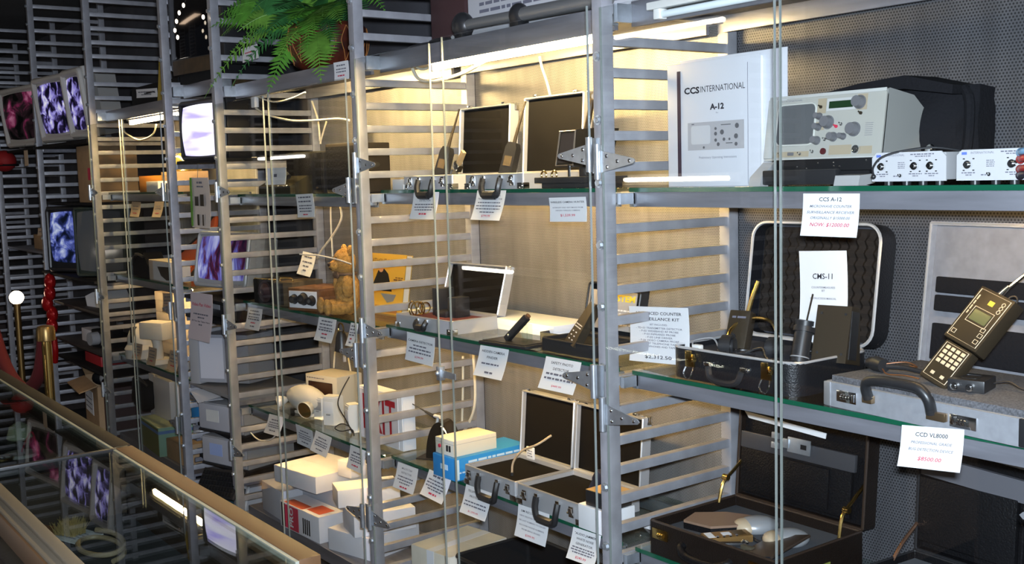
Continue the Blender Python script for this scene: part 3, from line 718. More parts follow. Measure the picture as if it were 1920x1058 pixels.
# booklet and gear in the case
price_tag('white CMS-11 booklet propped in the lid of the black hard case', (1498, 471), (1587, 470), (1496, 640), .255,
          [('t', 'CMS-11', .085, .28, 'k', 0, .42), ('t', 'COUNTERMEASURES', .030, .40, 'd', 0, .50), ('t', 'SET', .03, .435, 'd'), ('t', 'INSTRUCTION MANUAL', .030, .52, 'd', 0, .55)], name='booklet', cat='booklet', group=None, ymin=.18)
def device(name, label, cat, loc, rz, tilt, parts_fn):
    t = thing(name, label, cat, loc, rz); t.rotation_euler = (R(tilt), 0, rz); parts_fn(t); return t
def d_probe(t):
    part('body', t, BROWNDEV, lambda b: b.box(-.028, .028, -.016, .016, 0, .098, .005))
    part('antenna', t, BRASS, lambda b: b.tube([(.012, 0, .096), (.018, .0, .14), (.026, 0, .175)], .0055, 8, 3))
    part('label_print', t, INKG, lambda b: greek(b, UPRIGHT(0, -.0164, .08), -.018, .018, 0, .005, random.Random(1)))
    part('dial', t, BLACKP, lambda b: b.cyl((-.010, -.020, .03), (-.010, -.016, .03), .010, n=16))
device('transmitter_detector', 'brown black handheld detector with stub antenna leaning at the left of the black hard case', 'detector', (.235, .165, S2+.060), R(14), -22, d_probe)
def d_headphones(t):
    part('headband', t, BRASS, lambda b: b.tube([(-.055, 0, .02), (-.06, .01, .07), (-.03, .015, .105), (.02, .015, .108), (.05, .01, .075), (.055, 0, .02)], .0045, 8, 6))
    for x in (-.055, .055): part('ear_cup', t, BLACKP, lambda b: (b.cyl((x-.012, 0, .022), (x+.012, 0, .022), .027, n=20), b.cyl((x-.018, 0, .022), (x+.018, 0, .022), .020, n=20)))
device('headphones', 'black headphones with brassy band lying in the black hard case', 'headphones', (.300, .135, S2+.060), R(25), -38, d_headphones)
def d_cyl(t):
    part('barrel', t, BLACKP, lambda b: (b.cyl((0, 0, 0), (0, 0, .075), .020, .020, n=22), b.cyl((0, 0, .070), (0, 0, .082), .0245, n=22), b.cyl((0, 0, .082), (0, 0, .0825), .019, n=22)))
    part('ring', t, GREYP, lambda b: b.torus((0, 0, .012), .0202, .0015, 'z', 22, 6))
device('probe_lamp', 'black cylindrical probe with thin whip aerial in the black hard case', 'probe', (.372, .235, S2+.058), R(-20), -8, lambda t: (d_cyl(t), part('whip_aerial', t, BROWNDEV, lambda b: b.cyl((.004, 0, .08), (.022, -.004, .145), .0022, n=8))))
device('camera_probe', 'plain black cylindrical probe tilted right of the whip aerial probe', 'probe', (.432, .150, S2+.058), R(12), -20, d_cyl)
def d_block(t):
    part('body', t, BROWNDEV, lambda b: b.prism([(0, 0), (.012, .128), (.060, .128), (.085, 0)], -.040, .040, 'x'))
    part('screw', t, BLACKP, lambda b: [b.cyl((x, -.0005+.001*z/.15*12, z), (x, .004+.012*z/.15, z), .003, n=8) for x in (-.028, .028) for z in (.02, .11)])
    part('side_plate', t, BLACKP, lambda b: b.box(.0402, .0415, .014, .056, .01, .118))
device('line_driver', 'large brown black wedge shaped instrument standing at the right of the black hard case', 'instrument', (.480, .190, S2+.060), R(14), -12, d_block)
single('coiled_cable', 'black coiled cable lying among the gear in the black hard case', 'cable', BLACKP, lambda b: (b.tube([(.25+.03*math.cos(a*.9)+.003*a, .115+.028*math.sin(a*.9), S2+.068+.004*math.sin(a*2)) for a in range(20)], .0028, 6, 4), b.tube([(.31, .1, S2+.07), (.35, .12, S2+.085), (.385, .095, S2+.072), (.41, .085, S2+.066)], .003, 6, 5), b.cyl((.41, .085, S2+.066), (.428, .078, S2+.066), .007, n=10)))
single('white_plug', 'small white plug with grey lead at the left corner of the black hard case', 'plug', [WHITEP, GREYP], lambda b: (b.box(.165, .190, .085, .10, S2+.064, S2+.078, .003), setattr(b, 'mi', 1), b.tube([(.165, .09, S2+.07), (.15, .11, S2+.082), (.172, .15, S2+.086), (.2, .14, S2+.07)], .0022, 6, 5)))
price_tag('ADVANCED COUNTER SURVEILLANCE KIT list card standing left of the black hard case', (1179, 574), (1290, 578), (1180, 676), .110,
          [('t', 'ADVANCED COUNTER', .075, .12, 'k', 0, .78), ('t', 'SURVEILLANCE KIT', .075, .22, 'k', 0, .70), ('t', 'SET INCLUDES:', .042, .32, 'd', 0, .30), ('t', '- TD-53 TRANSMITTER DETECTOR', .046, .385, 'd', 0, .78), ('t', '- P-02 WIDEBAND RF PROBE', .046, .44, 'd', 0, .66), ('t', '- P-03 INFRARED PROBE', .046, .495, 'd', 0, .56), ('t', '- P-05 LINE DRIVER', .046, .55, 'd', 0, .46), ('t', '- P-06 VIDEO CAMERA PROBE', .046, .605, 'd', 0, .68),
           ('t', '- TP-07 TELEPHONE TAP', .046, .66, 'd', 0, .58), ('t', 'HEADPHONES AND TAPE', .046, .715, 'd', 0, .56), ('t', '$2,312.50', .085, .90, 'k', 0, .45)], name='list_card', cat='sign', group=None, ymin=.06)
# aluminium case with the handheld bug detector
AX, AY, AR = .805, .030, R(-5.5)
t, lid, T = open_case('aluminium_case', 'open aluminium case with black handle and speckled grey foam top', 'case', (AX, AY, S2), .46, .29, .050, .040, 7, ALUSKIN, ALU, DGREY, r=.006, wall=.008, rz=AR, trim_r=.002, lid_h=.32, fill=.80,
                      lid_lining=mat('lid_grey_lining', (.19, .19, .21), .85, noise=.15, nscale=40))
FOAM = mat('speckled_grey_foam', (.11, .11, .122), .95, noise=.5, nscale=260, bump=.5, bscale=200)
part('foam_pad', t, FOAM, lambda b: b.box(-.220, .220, .010, .288, .038, .064, .004))
part('combination_lock', t, CHROME, lambda b: (b.box(-.194, -.143, -.004, 0, .014, .038, .001), [b.cyl((-.179+i*.007, -.0055, .026), (-.175+i*.007, -.0055, .026), .006, n=12) for i in range(4)], b.box(-.152, -.146, -.008, -.004, .018, .034, .001)))
part('combination_lock', t, CHROME, lambda b: (b.box(.076, .132, -.004, 0, .012, .036, .001), [b.cyl((.095+i*.007, -.0055, .024), (.099+i*.007, -.0055, .024), .006, n=12) for i in range(3)], b.box(.082, .088, -.008, -.004, .016, .032, .001)))
h = part('handle', t, BLACKP, lambda b: b.tube([(-.108, -.008, .034), (-.108, -.016, .058), (-.096, -.020, .072), (-.060, -.022, .078), (0.01, -.022, .078), (.030, -.020, .070), (.040, -.016, .054), (.040, -.008, .030)], .0105, 12, 5))
part('handle_lug', h, mat('bronze_lug', (.35, .25, .15), .3, .9), lambda b: (b.box(-.122, -.098, -.012, 0, .024, .040, .002), b.box(.030, .070, -.012, 0, .018, .034, .002)))
for sx in (-1, 1): part('corner_guard', t, BLACKP if sx > 0 else ALU, lambda b: b.box(sx*.222-.009, sx*.222+.009, -.002, .03, 0, .051, .003))
def pocket(b, z0, z1, m=0):
    b.T = T; b.box(-.20, .205, z0, z1, .028, .042, .004)
part('lid_pocket', lid, FABRIC, lambda b: pocket(b, .165, .200)); part('lid_pocket', lid, FABRIC, lambda b: pocket(b, .125, .160)); part('lid_pocket', lid, FABRIC, lambda b: pocket(b, .018, .098))
# handheld detector: screen head, keypad foot, whip aerial
t = thing('handheld_detector', 'brown handheld detector with green display, keypad and long whip aerial on the aluminium case', 'detector', (.795, .105, S2+.066), R(-8))
t.rotation_euler = (R(-35), R(16), R(-16))
GOLDP = mat('gold_print', (.62, .50, .34), .5)
part('keypad_body', t, BROWNDEV, lambda b: b.box(-.036, .036, -.012, .012, 0, .088, .004))
def keys(b):
    for r_ in range(4):
        for c in range(4): b.box(-.024+c*.0135, -.0145+c*.0135, -.0137, -.0119, .040+r_*.0105, .0475+r_*.0105, .001)
    b.box(-.016, -.007, -.0137, -.0119, .014, .021, .001); b.box(.010, .019, -.0137, -.0119, .014, .021, .001)
part('keys', t, GOLDP, keys)
def frame(b, x0, x1, z0, z1, y, r=.0009): b.tube([(x0, y, z0), (x1, y, z0), (x1, y, z1), (x0, y, z1)], r, 4, 0, True)
part('keypad_outline', t, GOLDP, lambda b: frame(b, -.030, .030, .008, .083, -.0122))
head = part('head', t, BROWNDEV, lambda b: b.box(-.044, .044, -.018, .016, .090, .212, .004))
part('display', head, mat('lcd_olive', (.10, .11, .05), .2), lambda b: b.box(-.020, .022, -.0188, -.0178, .142, .165))
part('head_outline', head, GOLDP, lambda b: (frame(b, -.038, .038, .097, .206, -.0182), frame(b, -.024, .026, .137, .170, -.0184)))
part('buttons', head, GOLDP, lambda b: ([b.torus((.028, -.0183, .178+i*.0085), .0038, .0008, 'y', 12, 4) for i in range(3)], [frame(b, x, x+.009, z, z+.008, -.0183) for x, z in ((-.034, .104), (.024, .104), (.024, .118), (.022, .130))]))
part('sticker', head, mat('yellow_sticker', (.65, .48, .05), .5), lambda b: b.box(-.004, .009, -.0186, -.0178, .182, .192))
part('print', head, GOLDP, lambda b: greek(b, XT((0, -.0184, 0), (0, 0, 1), (-1, 0, 0)), .150, .196, .032, .003, random.Random(3)))
part('aerial', t, CHROME, lambda b: (b.cyl((-.010, 0, .212), (-.006, 0, .236), .0065, .004, n=10), antenna(b, (-.006, 0, .23), (.030, .03, .440), .0035, .0014, .0025)))
part('wrist_loop', t, BLACKP, lambda b: b.torus((.022, 0, .214), .010, .0018, 'y', 16, 6))
t = thing('filter_box', 'small black box with chrome connectors lying right of the keypad on grey foam', 'adapter', (.872, .085, S2+.064), R(14))
part('body', t, BLACKP, lambda b: b.box(-.034, .034, 0, .075, 0, .024, .003)); part('embossed_square', t, BLACKP, lambda b: b.tube([(x, y+.037, .0242) for x, y in rr(.032, .036, .006, 4)], .001, 4, 0, True))
for x in (-.018, .010): part('connector', t, CHROME, lambda b: (b.cyl((x, -.012, .012), (x, 0, .012), .0072, n=14), b.cyl((x, -.016, .012), (x, -.012, .012), .004, n=10)))
part('cable', t, BLACKP, lambda b: b.tube([(.03, .06, .01), (.06, .062, .016), (.09, .05, .006), (.13, .06, .004)], .002, 6, 4))
t = thing('monitor_earpiece', 'black earpiece with thin copper lead at the left corner of the grey foam', 'earpiece', (.628, .155, S2+.064), R(-12))
part('shell', t, BLACKP, lambda b: (b.cyl((0, 0, .016), (.03, -.006, .016), .016, .014, n=18), b.cyl((-.022, .004, .014), (0, 0, .016), .012, .015, n=16), b.tube([(.03, 0, .014), (.06, .02, .014), (.10, .03, .010)], .005, 8, 3)))
part('lead', t, mat('copper_lead', (.20, .08, .03), .4, .4), lambda b: (b.tube([(.03, 0, .02), (.055, .03, .024), (.06, .055, .012), (.035, .06, .01)], .0014, 6, 4), b.tube([(.03, -.01, .01), (.055, -.02, .004), (.09, -.01, .006), (.12, .0, .003)], .0014, 6, 4)))
price_tag('CCD VL8000 price tag hung from the aluminium case', (1691, 797), (1808, 806), (1682, 874), .006,
          [('t', 'CCD VL8000', .14, .20, 'k', 0, .52), ('t', 'PROFESSIONAL GRADE', .09, .39, 'd', .25, .66), ('t', 'BUG DETECTION DEVICE', .09, .55, 'd', .25, .72), ('t', '$8500.00', .13, .77, 'r', .2, .38)])

# ================================================================== instrument bay, lower shelf
LSHELL = mat('brown_black_leatherette', (.011, .0075, .006), .38, spec=.3, bump=.35, bscale=240)
t, lid, T = open_case('leather_briefcase', 'black leather briefcase with brass stays and hasp on lid, open on the lower shelf', 'briefcase', (.256, .040, S3), .40, .318, .082, .044, 5, LSHELL, mat('leather_edge', (.03, .018, .012), .4), mat('charcoal_felt', (.05, .055, .065), .95), r=.008, wall=.007, trim_r=.004, lid_h=.325, fill=.70, lid_lining=LEATHER)
for x in (-.160, .150): part('combination_lock', t, BRASS, lambda b: (b.box(x-.026, x+.026, -.004, 0, .042, .068, .001), [b.cyl((x-.004+i*.007, -.005, .054), (x+i*.007, -.005, .054), .006, n=12) for i in range(3)]))
part('handle', t, LEATHER, lambda b: b.tube([(-.075, -.008, .052), (-.070, -.022, .046), (-.04, -.03, .036), (.04, -.03, .036), (.070, -.022, .046), (.075, -.008, .052)], .010, 10, 5))
for sx, y1 in ((-1, .27), (1, .25)):
    part('brass_stay', t, BRASS, lambda b: (b.tube([(sx*.188, .24, .080), (sx*.186, .255, .13), (sx*.185, .29, .155), (sx*.185, .345, .19)], .0042, 6, 3), b.cyl((sx*.180, .268, .143), (sx*.196, .268, .143), .008, n=12)))
def lidbox(b, x0, x1, y0, y1, z0, z1, r=.003): b.T = T; b.box(x0, x1, y0, y1, z0, z1, r)
part('lid_pocket', lid, LEATHER, lambda b: lidbox(b, -.185, .16, .02, .17, .036, .048))
part('lid_pocket', lid, LEATHER, lambda b: lidbox(b, -.05, .10, .03, .13, .049, .056))
part('lid_flap', lid, mat('dark_grey_vinyl', (.045, .045, .05), .4), lambda b: lidbox(b, -.185, .17, .135, .178, .040, .052))
part('lid_strap', lid, LEATHER, lambda b: lidbox(b, -.16, .16, .232, .255, .040, .056))
hp = part('hasp', lid, ZINC, lambda b: (lidbox(b, -.025, .045, .152, .190, .058, .061, .001), lidbox(b, -.075, -.050, .178, .194, .056, .064, .002), lidbox(b, -.075, -.050, .153, .169, .056, .064, .002), lidbox(b, -.04, -.02, .160, .184, .056, .064, .002)))
part('hasp_slot', hp, BLACKM, lambda b: lidbox(b, .016, .034, .165, .177, .0608, .0615, 0))
part('document_edge', lid, PAPER, lambda b: (setattr(b, 'T', T), b.prism([(-.17, .232), (.09, .218), (.088, .204), (-.155, .216)], .058, .060)))
FZ = S3+.082*.70
t = thing('tan_wallet', 'tan topped folded wallet at the left of the leather briefcase tray', 'wallet', (.150, .175, FZ), R(16))
part('back', t, LEATHER, lambda b: b.prism([(-.06, -.05), (.02, -.06), (.075, -.01), (.07, .075), (.0, .065), (-.065, .02)], .0, .016)); part('front', t, mat('tan_leather', (.24, .15, .10), .45), lambda b: b.prism([(-.06, -.05), (.02, -.06), (.075, -.01), (.07, .075), (.0, .065), (-.065, .02)], .016, .022))
for i, (x, y, lb) in enumerate(((.235, .235, 'silver palm sized transmitter nearest the lid in the leather briefcase'), (.345, .215, 'silver palm sized transmitter at the right of the leather briefcase tray'))):
    t = thing('palm_transmitter', lb, 'transmitter', (x, y, FZ), R(-28), 'silver palm transmitters')
    part('shell', t, mat('silver_paint', (.42, .43, .45), .3, .4), lambda b: (b.ball((0, 0, .012), (.038, .055, .024), 24, 14)))
    part('tan_end', t, mat('tan_plastic', (.48, .38, .26), .4), lambda b: b.ball((0, -.030, .012), (.0345, .030, .020), 20, 12))
    part('slot', t, BLACKP, lambda b: (b.box(-.014, -.004, -.0555, -.050, .018, .0205), b.cyl((-.016, -.057, .012), (-.016, -.05, .012), .003, n=8)))
t = thing('tape_recorder', 'gold pocket recorder with silver buttons lying in the leather briefcase', 'recorder', (.240, .120, FZ), R(-26))
part('body', t, mat('gold_brown_shell', (.30, .17, .06), .3, .5), lambda b: b.box(-.024, .024, -.058, .058, 0, .018, .003)); part('window', t, mat('recorder_window', (.09, .055, .02), .2), lambda b: b.box(-.017, .017, .016, .045, .018, .0188))
part('sticker', t, PAPER, lambda b: (b.box(-.018, .018, -.052, -.034, .018, .0186), b.box(-.012, .006, -.012, .010, .018, .0186))); part('buttons', t, CHROME, lambda b: [b.cyl((.019, -.03+i*.016, .018), (.019, -.03+i*.016, .021), .004, n=10) for i in range(4)])
t = thing('key_fob', 'small black stub with chrome beads beside the gold recorder', 'fob', (.275, .105, FZ), R(-40))
part('body', t, BLACKP, lambda b: b.box(-.008, .008, -.03, .03, 0, .010, .003)); part('beads', t, CHROME, lambda b: [b.ball((x, y, .012), .0035, 8, 6) for x, y in ((-.004, .024), (.006, .02), (.0, .03), (.008, .032))])
t = thing('cable_loom', 'black zigzag cable with plugs lying across the leather briefcase tray', 'cable', (0, 0, FZ))
part('cable', t, BLACKP, lambda b: (b.tube([(.205, .205, .004), (.24, .18, .006), (.27, .175, .006), (.30, .165, .004), (.335, .17, .004)], .0045, 8, 5), b.tube([(.262, .058, .003), (.272, .074, .006), (.288, .066, .004), (.298, .052, .004), (.312, .062, .006), (.325, .05, .003), (.337, .062, .003)], .003, 6, 5)))
part('plug', t, mat('olive_plug', (.07, .06, .04), .5), lambda b: (b.box(.30, .335, .10, .114, 0, .012, .003), b.box(.326, .344, .155, .168, 0, .012, .003)))
t = thing('cover_board', 'dark brown flat panel propped at the right of the leather briefcase tray', 'panel', (.372, .115, FZ), R(8)); t.rotation_euler = (R(5), R(-14), R(4))
part('plate', t, mat('brown_plate', (.045, .03, .022), .4), lambda b: b.box(-.055, .055, -.06, .10, .012, .018, .002)); part('edge', t, BLACKP, lambda b: b.box(-.055, .055, -.062, -.060, .008, .020))
price_y = None
part('name_plate', [o for o in bpy.data.objects if o.name.startswith('leather_briefcase')][0], mat('olive_plate', (.25, .27, .06), .35), lambda b: b.box(.199, .2015, .10, .19, .020, .040))
# right briefcase
t, lid, T = open_case('vinyl_briefcase', 'black briefcase with grey flap and pleated pockets, at the right end of the lower shelf', 'briefcase', (.800, .040, S3), .46, .30, .075, .045, 3, LEATHER, BLACKP, mat('grey_felt', (.09, .095, .105), .95), r=.010, wall=.008, trim_r=.003, lid_h=.325, fill=.80, rz=R(-4), lid_lining=LEATHER)
part('lid_flap', lid, mat('grey_vinyl', (.11, .11, .125), .45), lambda b: (setattr(b, 'T', T), b.prism([(-.215, .18), (.215, .165), (.215, .212), (-.215, .226)], .040, .052)))
part('lid_pocket', lid, LEATHER, lambda b: lidbox(b, -.215, .02, .03, .175, .040, .055)); part('pleats', lid, LEATHER, lambda b: [lidbox(b, .03+i*.014, .037+i*.014, .02, .17, .040, .054+.004*(i % 2)) for i in range(4)])
part('lid_pocket', lid, FABRIC, lambda b: lidbox(b, .10, .215, .04, .155, .050, .062))
part('document_sheet', lid, PAPER, lambda b: (setattr(b, 'T', T), b.prism([(-.06, .290), (.11, .282), (.11, .240), (-.06, .248)], .058, .0595)))
part('document_print', lid, INK, lambda b: (setattr(b, 'T', T @ XT((.0, .267, .0600), (1, 0, 0), (0, 1, 0))), lettering(b, 'CC53', .030, Matrix.Translation((-.02, 0, 0)), width=.09)))
part('steel_tab', lid, ZINC, lambda b: (setattr(b, 'T', T), b.prism([(.085, .168), (.20, .150), (.215, .125), (.11, .140)], .060, .063)))
part('stay', t, mat('copper_stay', (.40, .22, .14), .3, .9), lambda b: b.tube([(-.225, .22, .07), (-.222, .25, .105), (-.222, .30, .14)], .004, 6, 3))
single('rubber_ring', 'thin black rubber ring standing in the grey lined briefcase', 'ring', BLACKP, lambda b: b.torus((.775, .20, S3+.078), .034, .0028, 'y', 28, 6))
t = thing('telephone_handset', 'black curved telephone handset lying in the grey lined briefcase', 'handset', (.70, .09, S3+.055), R(-5))
part('grip', t, BLACKP, lambda b: b.tube([(-.08, 0, .0), (-.06, 0, .02), (-.02, 0, .032), (.03, 0, .032), (.07, 0, .02), (.09, 0, 0)], .011, 10, 5)); part('dark_button', t, BLACKM, lambda b: b.box(-.085, -.06, -.01, .012, .0, .022, .004))
t = thing('notebook', 'white edged notebook with spiral pad lying left of the leather briefcase', 'notebook', (-.02, .16, S3), R(4))
part('pages', t, PAPER, lambda b: b.box(-.08, .035, 0, .15, 0, .018, .001)); part('cover', t, mat('blue_grey_cover', (.35, .36, .46), .6), lambda b: b.box(-.083, .038, -.003, .153, .018, .021, .001)); part('spiral', t, BLACKP, lambda b: b.tube([(.0+i*.004, .165+.004*math.sin(i*1.6), .03+.004*math.cos(i*1.6)) for i in range(26)], .001, 5, 0))
# ================================================================== silver case bay, upper shelf
CASEA = mat('silver_case_side', (.50, .50, .52), .4, .4)
BLK = mat('black_lining', (.005, .0045, .0045), .8, spec=.08)
def silver_case(label, x, y, z, w, d, h, lid_h, ang, rz=0, lh=.032, lugs=(-.095, .095), hw=.085, drop=.048):
    t, lid, T = open_case('silver_case', label, 'case', (x, y, z), w, d, h, lh, ang, CASEA, ALU, BLK, r=.006, wall=.006, rz=rz, group=None, trim_r=.0032, lid_h=lid_h, fill=.78, corners=CHROME)
    for lx in lugs: latch(t, lx, h*.55)
    drop_handle(t, 0, h*.72, hw, drop)
    g = MB(); g.T = T
    for lx in lugs: g.box(lx-.008, lx+.008, lid_h-.002, lid_h+.007, lh-.016, lh-.002, .002)
    g.build('lid_catch', CHROME, lid)
    return t, lid, T
def wand(label, x, y, z, rz, tilt, grp=None):
    t = thing('bug_detector', label, 'detector', (x, y, z), rz); t.rotation_euler = (R(tilt), R(10), rz)
    part('body', t, BLACKP, lambda b: b.prism([(-.022, 0), (.022, 0), (.019, .085), (.012, .10), (-.012, .10), (-.019, .085)], -.014, .014, 'y'))
    part('display', t, mat('lcd_brown', (.10, .075, .045), .25), lambda b: b.box(-.013, .013, -.0148, -.0138, .028, .058))
    part('antenna', t, BROWNDEV, lambda b: (b.cyl((0, 0, .10), (0, 0, .125), .006, .005, n=10), antenna(b, (0, 0, .12), (.002, .004, .225), .0048, .003, .004)))
    return t
silver_case('open silver edged case, left of the two on the upper shelf', -.920, .036, S1, .285, .215, .042, .222, 4)
silver_case('silver edged case, open on the upper shelf beside the camera hunter', -.565, .036, S1, .285, .215, .042, .232, 4)
wand('black bug detector with brown stub antenna in the left upper silver case', -.955, .11, S1+.036, R(20), -14)
wand('black bug detector with long brown antenna in the silver case beside the camera hunter', -.605, .115, S1+.036, R(20), -12)
t = thing('folded_probe', 'small tan and steel folding probe in the left upper silver case', 'probe', (-.865, .10, S1+.036), R(12)); t.rotation_euler = (0, R(38), 0)
part('arm', t, mat('tan_arm', (.45, .33, .18), .4, .3), lambda b: b.box(-.008, .008, -.006, .006, .0, .10, .002)); part('sleeve', t, CHROME, lambda b: b.box(-.015, .015, -.010, .010, .030, .055, .003))
t = thing('camera_hunter', 'dark box monitor with two stub antennas on black base next to the nearest ladder', 'monitor', (-.258, .06, S1), 0)
part('base', t, BLACKP, lambda b: (b.box(-.125, .095, -.015, .13, .014, .030, .002), b.box(-.105, .085, -.005, .12, 0, .014, .002)))
hd = part('housing', t, BROWNDEV, lambda b: (b.prism([(-.075, .055), (.040, .055), (.075, .155), (-.052, .155)], .02, .12, 'y')))
part('screen', hd, mat('dim_brown_screen', (.085, .06, .045), .2), lambda b: b.prism([(-.062, .068), (-.003, .068), (.008, .146), (-.043, .146)], .0185, .020, 'y'))
part('screen_frame', hd, mat('bronze_frame', (.30, .24, .18), .35, .4), lambda b: b.tube([(-.069, .018, .061), (.002, .018, .061), (.016, .018, .152), (-.048, .018, .152)], .0028, 6, 0, True))
part('stand', t, BLACKP, lambda b: b.box(.0, .07, .04, .10, .028, .058, .004)); part('hinge_pin', t, CHROME, lambda b: b.box(-.012, -.005, .012, .016, .030, .062))
part('knobs', t, BRASS, lambda b: [b.torus((x, -.004, .036), .011, .0025, 'y', 14, 6) for x in (-.095, -.05)])
for x, z in ((-.012, .235), (.028, .210)): part('antenna', t, BROWNDEV, lambda b: (b.cyl((x, .08, .15), (x+.022, .085, z), .0085, .0075, n=10)))
carton('flat_carton', 'low white carton at the left end of the upper shelf of silver cases', (-1.135, .075, S1), .13, .16, .034, WHITE)
G = lambda w, s, y, c='g': ('g', w, s, y, c)
price_tag('faint grey tag under the left upper silver case handle', (776, 361), (823, 360), (767, 411), .030, [G(.7, .07, .16, 'd'), ('t', 'DETECTOR', .09, .31, 'd', 0, .45), G(.76, .04, .45), G(.78, .04, .55), G(.7, .04, .65), G(.3, .06, .80, 'r')], seed=2)
price_tag('TRANSMITTER DETECTOR tag under the upper case handle beside the camera hunter', (895, 357), (949, 357), (882, 412), .030, [('t', 'LASER AND DIGITAL', .085, .17, 'd', .2, .72), ('t', 'TRANSMITTER DETECTOR', .085, .29, 'd', .2, .84), G(.78, .035, .41), G(.86, .035, .52), G(.82, .035, .62), G(.5, .035, .73), ('t', '$799.99', .10, .86, 'r', 0, .30)], seed=3)
price_tag('WIRELESS CAMERA HUNTER tag on the upper rail', (1029, 371), (1098, 369), (1031, 416), .043, [('t', 'WIRELESS CAMERA HUNTER', .11, .20, 'k', 0, .92), ('t', 'INTERCEPT AND VIEW IMAGES FROM', .07, .42, 'd', 0, .82), ('t', 'HIDDEN WIRELESS CAMERAS', .07, .54, 'd', 0, .66), ('t', '$1,539.99', .14, .74, 'r', 0, .40)], seed=4)

# ================================================================== silver case bay, middle shelf
t, lid, T = silver_case('small silver edged case with dark glossy lid, open on the middle shelf', -.985, .042, S2, .315, .185, .042, .165, 16, R(3), lugs=(), hw=.05, drop=.02)
part('black_kit', t, BLACKP, lambda b: (b.box(-.085, -.045, .10, .165, .03, .125, .004), b.box(.0, .045, .10, .16, .03, .10, .004), b.box(-.05, .01, .085, .15, .03, .055, .004)))
part('red_felt', t, mat('maroon_felt', (.10, .02, .022), .95), lambda b: b.box(-.148, .148, .008, .178, .032, .034))
single('gilt_loops', 'gilt wire loops lying on the front of the small silver edged case', 'wire loops', BRASS, lambda b: [b.torus((-1.065+i*.004, .055+i*.014, S2+.064), .024-.002*i, .0024, 'x' if i % 2 else 'y', 22, 6) for i in range(4)])
carton('flat_carton', 'wide white lidded carton behind the wand on the middle shelf', (-.775, .235, S2), .45, .155, .036, mat('white_glossy_card', (.80, .82, .86), .45), lid=.016)
t = thing('probe_tray', 'flat black tray holding an upright wand in clear stand', 'tray', (-.535, .045, S2), R(6))
part('plate', t, BLACKP, lambda b: (b.box(-.10, .10, -.02, .09, 0, .010, .003), b.box(-.09, .09, -.012, .08, .010, .012))); part('clear_stand', t, SHELFG, lambda b: (b.box(.035, .055, .03, .034, .012, .062), b.box(.035, .055, .05, .054, .012, .062)))
t = thing('camera_finder_wand', 'black wand leaning on the flat black tray of the middle shelf', 'wand', (-.560, .065, S2+.014), 0); t.rotation_euler = (R(-12), R(46), 0)
part('barrel', t, BLACKP, lambda b: b.box(-.010, .010, -.009, .009, 0, .105, .004)); part('cap', t, mat('brown_lens_cap', (.10, .055, .035), .3), lambda b: b.cyl((0, 0, .105), (0, 0, .112), .008, n=12)); part('chrome_button', t, CHROME, lambda b: b.ball((.0, -.0095, .02), .004, 10, 6))
t = thing('open_tray', 'shallow black open tray behind the wand, left of the black detector case', 'tray', (-.475, .20, S2), R(4))
part('tray', t, BLACKP, lambda b: tray_shell(b, .19, .14, .022, .005, .008)); part('brown_lining', t, mat('brown_felt', (.11, .07, .045), .9), lambda b: b.box(-.085, .085, .008, .132, .004, .008))
t, lid, T = open_case('detector_case', 'black plastic case with yellow print in its lid, open behind the nearest ladder', 'case', (-.300, .075, S2), .225, .155, .034, .030, 12, BLACKP, BLACKP, BLACKM, r=.012, wall=.006, trim_r=.003, lid_h=.150)
part('lid_band', lid, GREYP, lambda b: (setattr(b, 'T', T), b.box(-.095, .095, .018, .128, .0255, .028, .002)))
part('lid_title', lid, mat('yellow_print', (.62, .50, .03), .6), lambda b: (setattr(b, 'T', T @ XT((.035, .108, .0285), (1, 0, 0), (0, 1, 0))), lettering(b, 'SYSTEM', .024, Matrix.Identity(4), width=.11, bold=.001)))
part('lid_print', lid, PAPER, lambda b: (setattr(b, 'T', T), [greek(b, Matrix.Translation((0, 0, .0285)), -.02, .085, .075-i*.010, .004, random.Random(i)) for i in range(5)]))
part('lid_strip', lid, ALU, lambda b: (setattr(b, 'T', T), b.box(-.103, -.097, .015, .14, .028, .031)))
t = thing('phone_detector', 'brown sloping handset with white keys in the black detector case', 'handset', (-.29, .09, S2+.024), 0); t.rotation_euler = (R(-30), R(8), R(-20))
part('body', t, BROWNDEV, lambda b: b.prism([(-.035, 0), (.035, 0), (.026, .13), (-.012, .13)], -.012, .012, 'y'))
part('keys', t, PAPER, lambda b: ([b.box(x, x+.007, -.0128, -.0118, z, z+.003) for x in (-.018, .004) for z in (.012, .024, .036)], [greek(b, UPRIGHT(0, -.0125, 0), -.02, .022, .052+i*.008, .003, random.Random(i+9)) for i in range(2)]))
price_tag('CAMERA DETECTOR tag under the small silver edged case', (763, 622), (815, 634), (759, 674), .030, [('t', 'CAMERA DETECTOR', .10, .27, 'k', 0, .88), G(.5, .045, .42), G(.76, .05, .54), G(.80, .05, .66), ('t', '$299.99', .10, .82, 'r', 0, .30)], seed=5)
price_tag('HIDDEN CAMERA FINDER tag under the flat black tray', (901, 647), (954, 656), (887, 703), .030, [('t', 'HIDDEN CAMERA', .11, .17, 'k', 0, .80), ('t', 'FINDER', .11, .35, 'k', 0, .38), G(.66, .05, .56), G(.28, .06, .84, 'd')], seed=6)
price_tag('PHOTO DETECTOR tag crossed by the hinge strap', (1024, 668), (1090, 680), (1008, 727), .030, [('t', 'SAFETY PHOTO', .11, .16, 'k', 0, .62), ('t', 'DETECTOR', .11, .34, 'k', 0, .45), G(.78, .06, .50, 'd'), G(.82, .06, .64, 'd'), ('t', '$449.99', .09, .86, 'r', 0, .28)], seed=7)

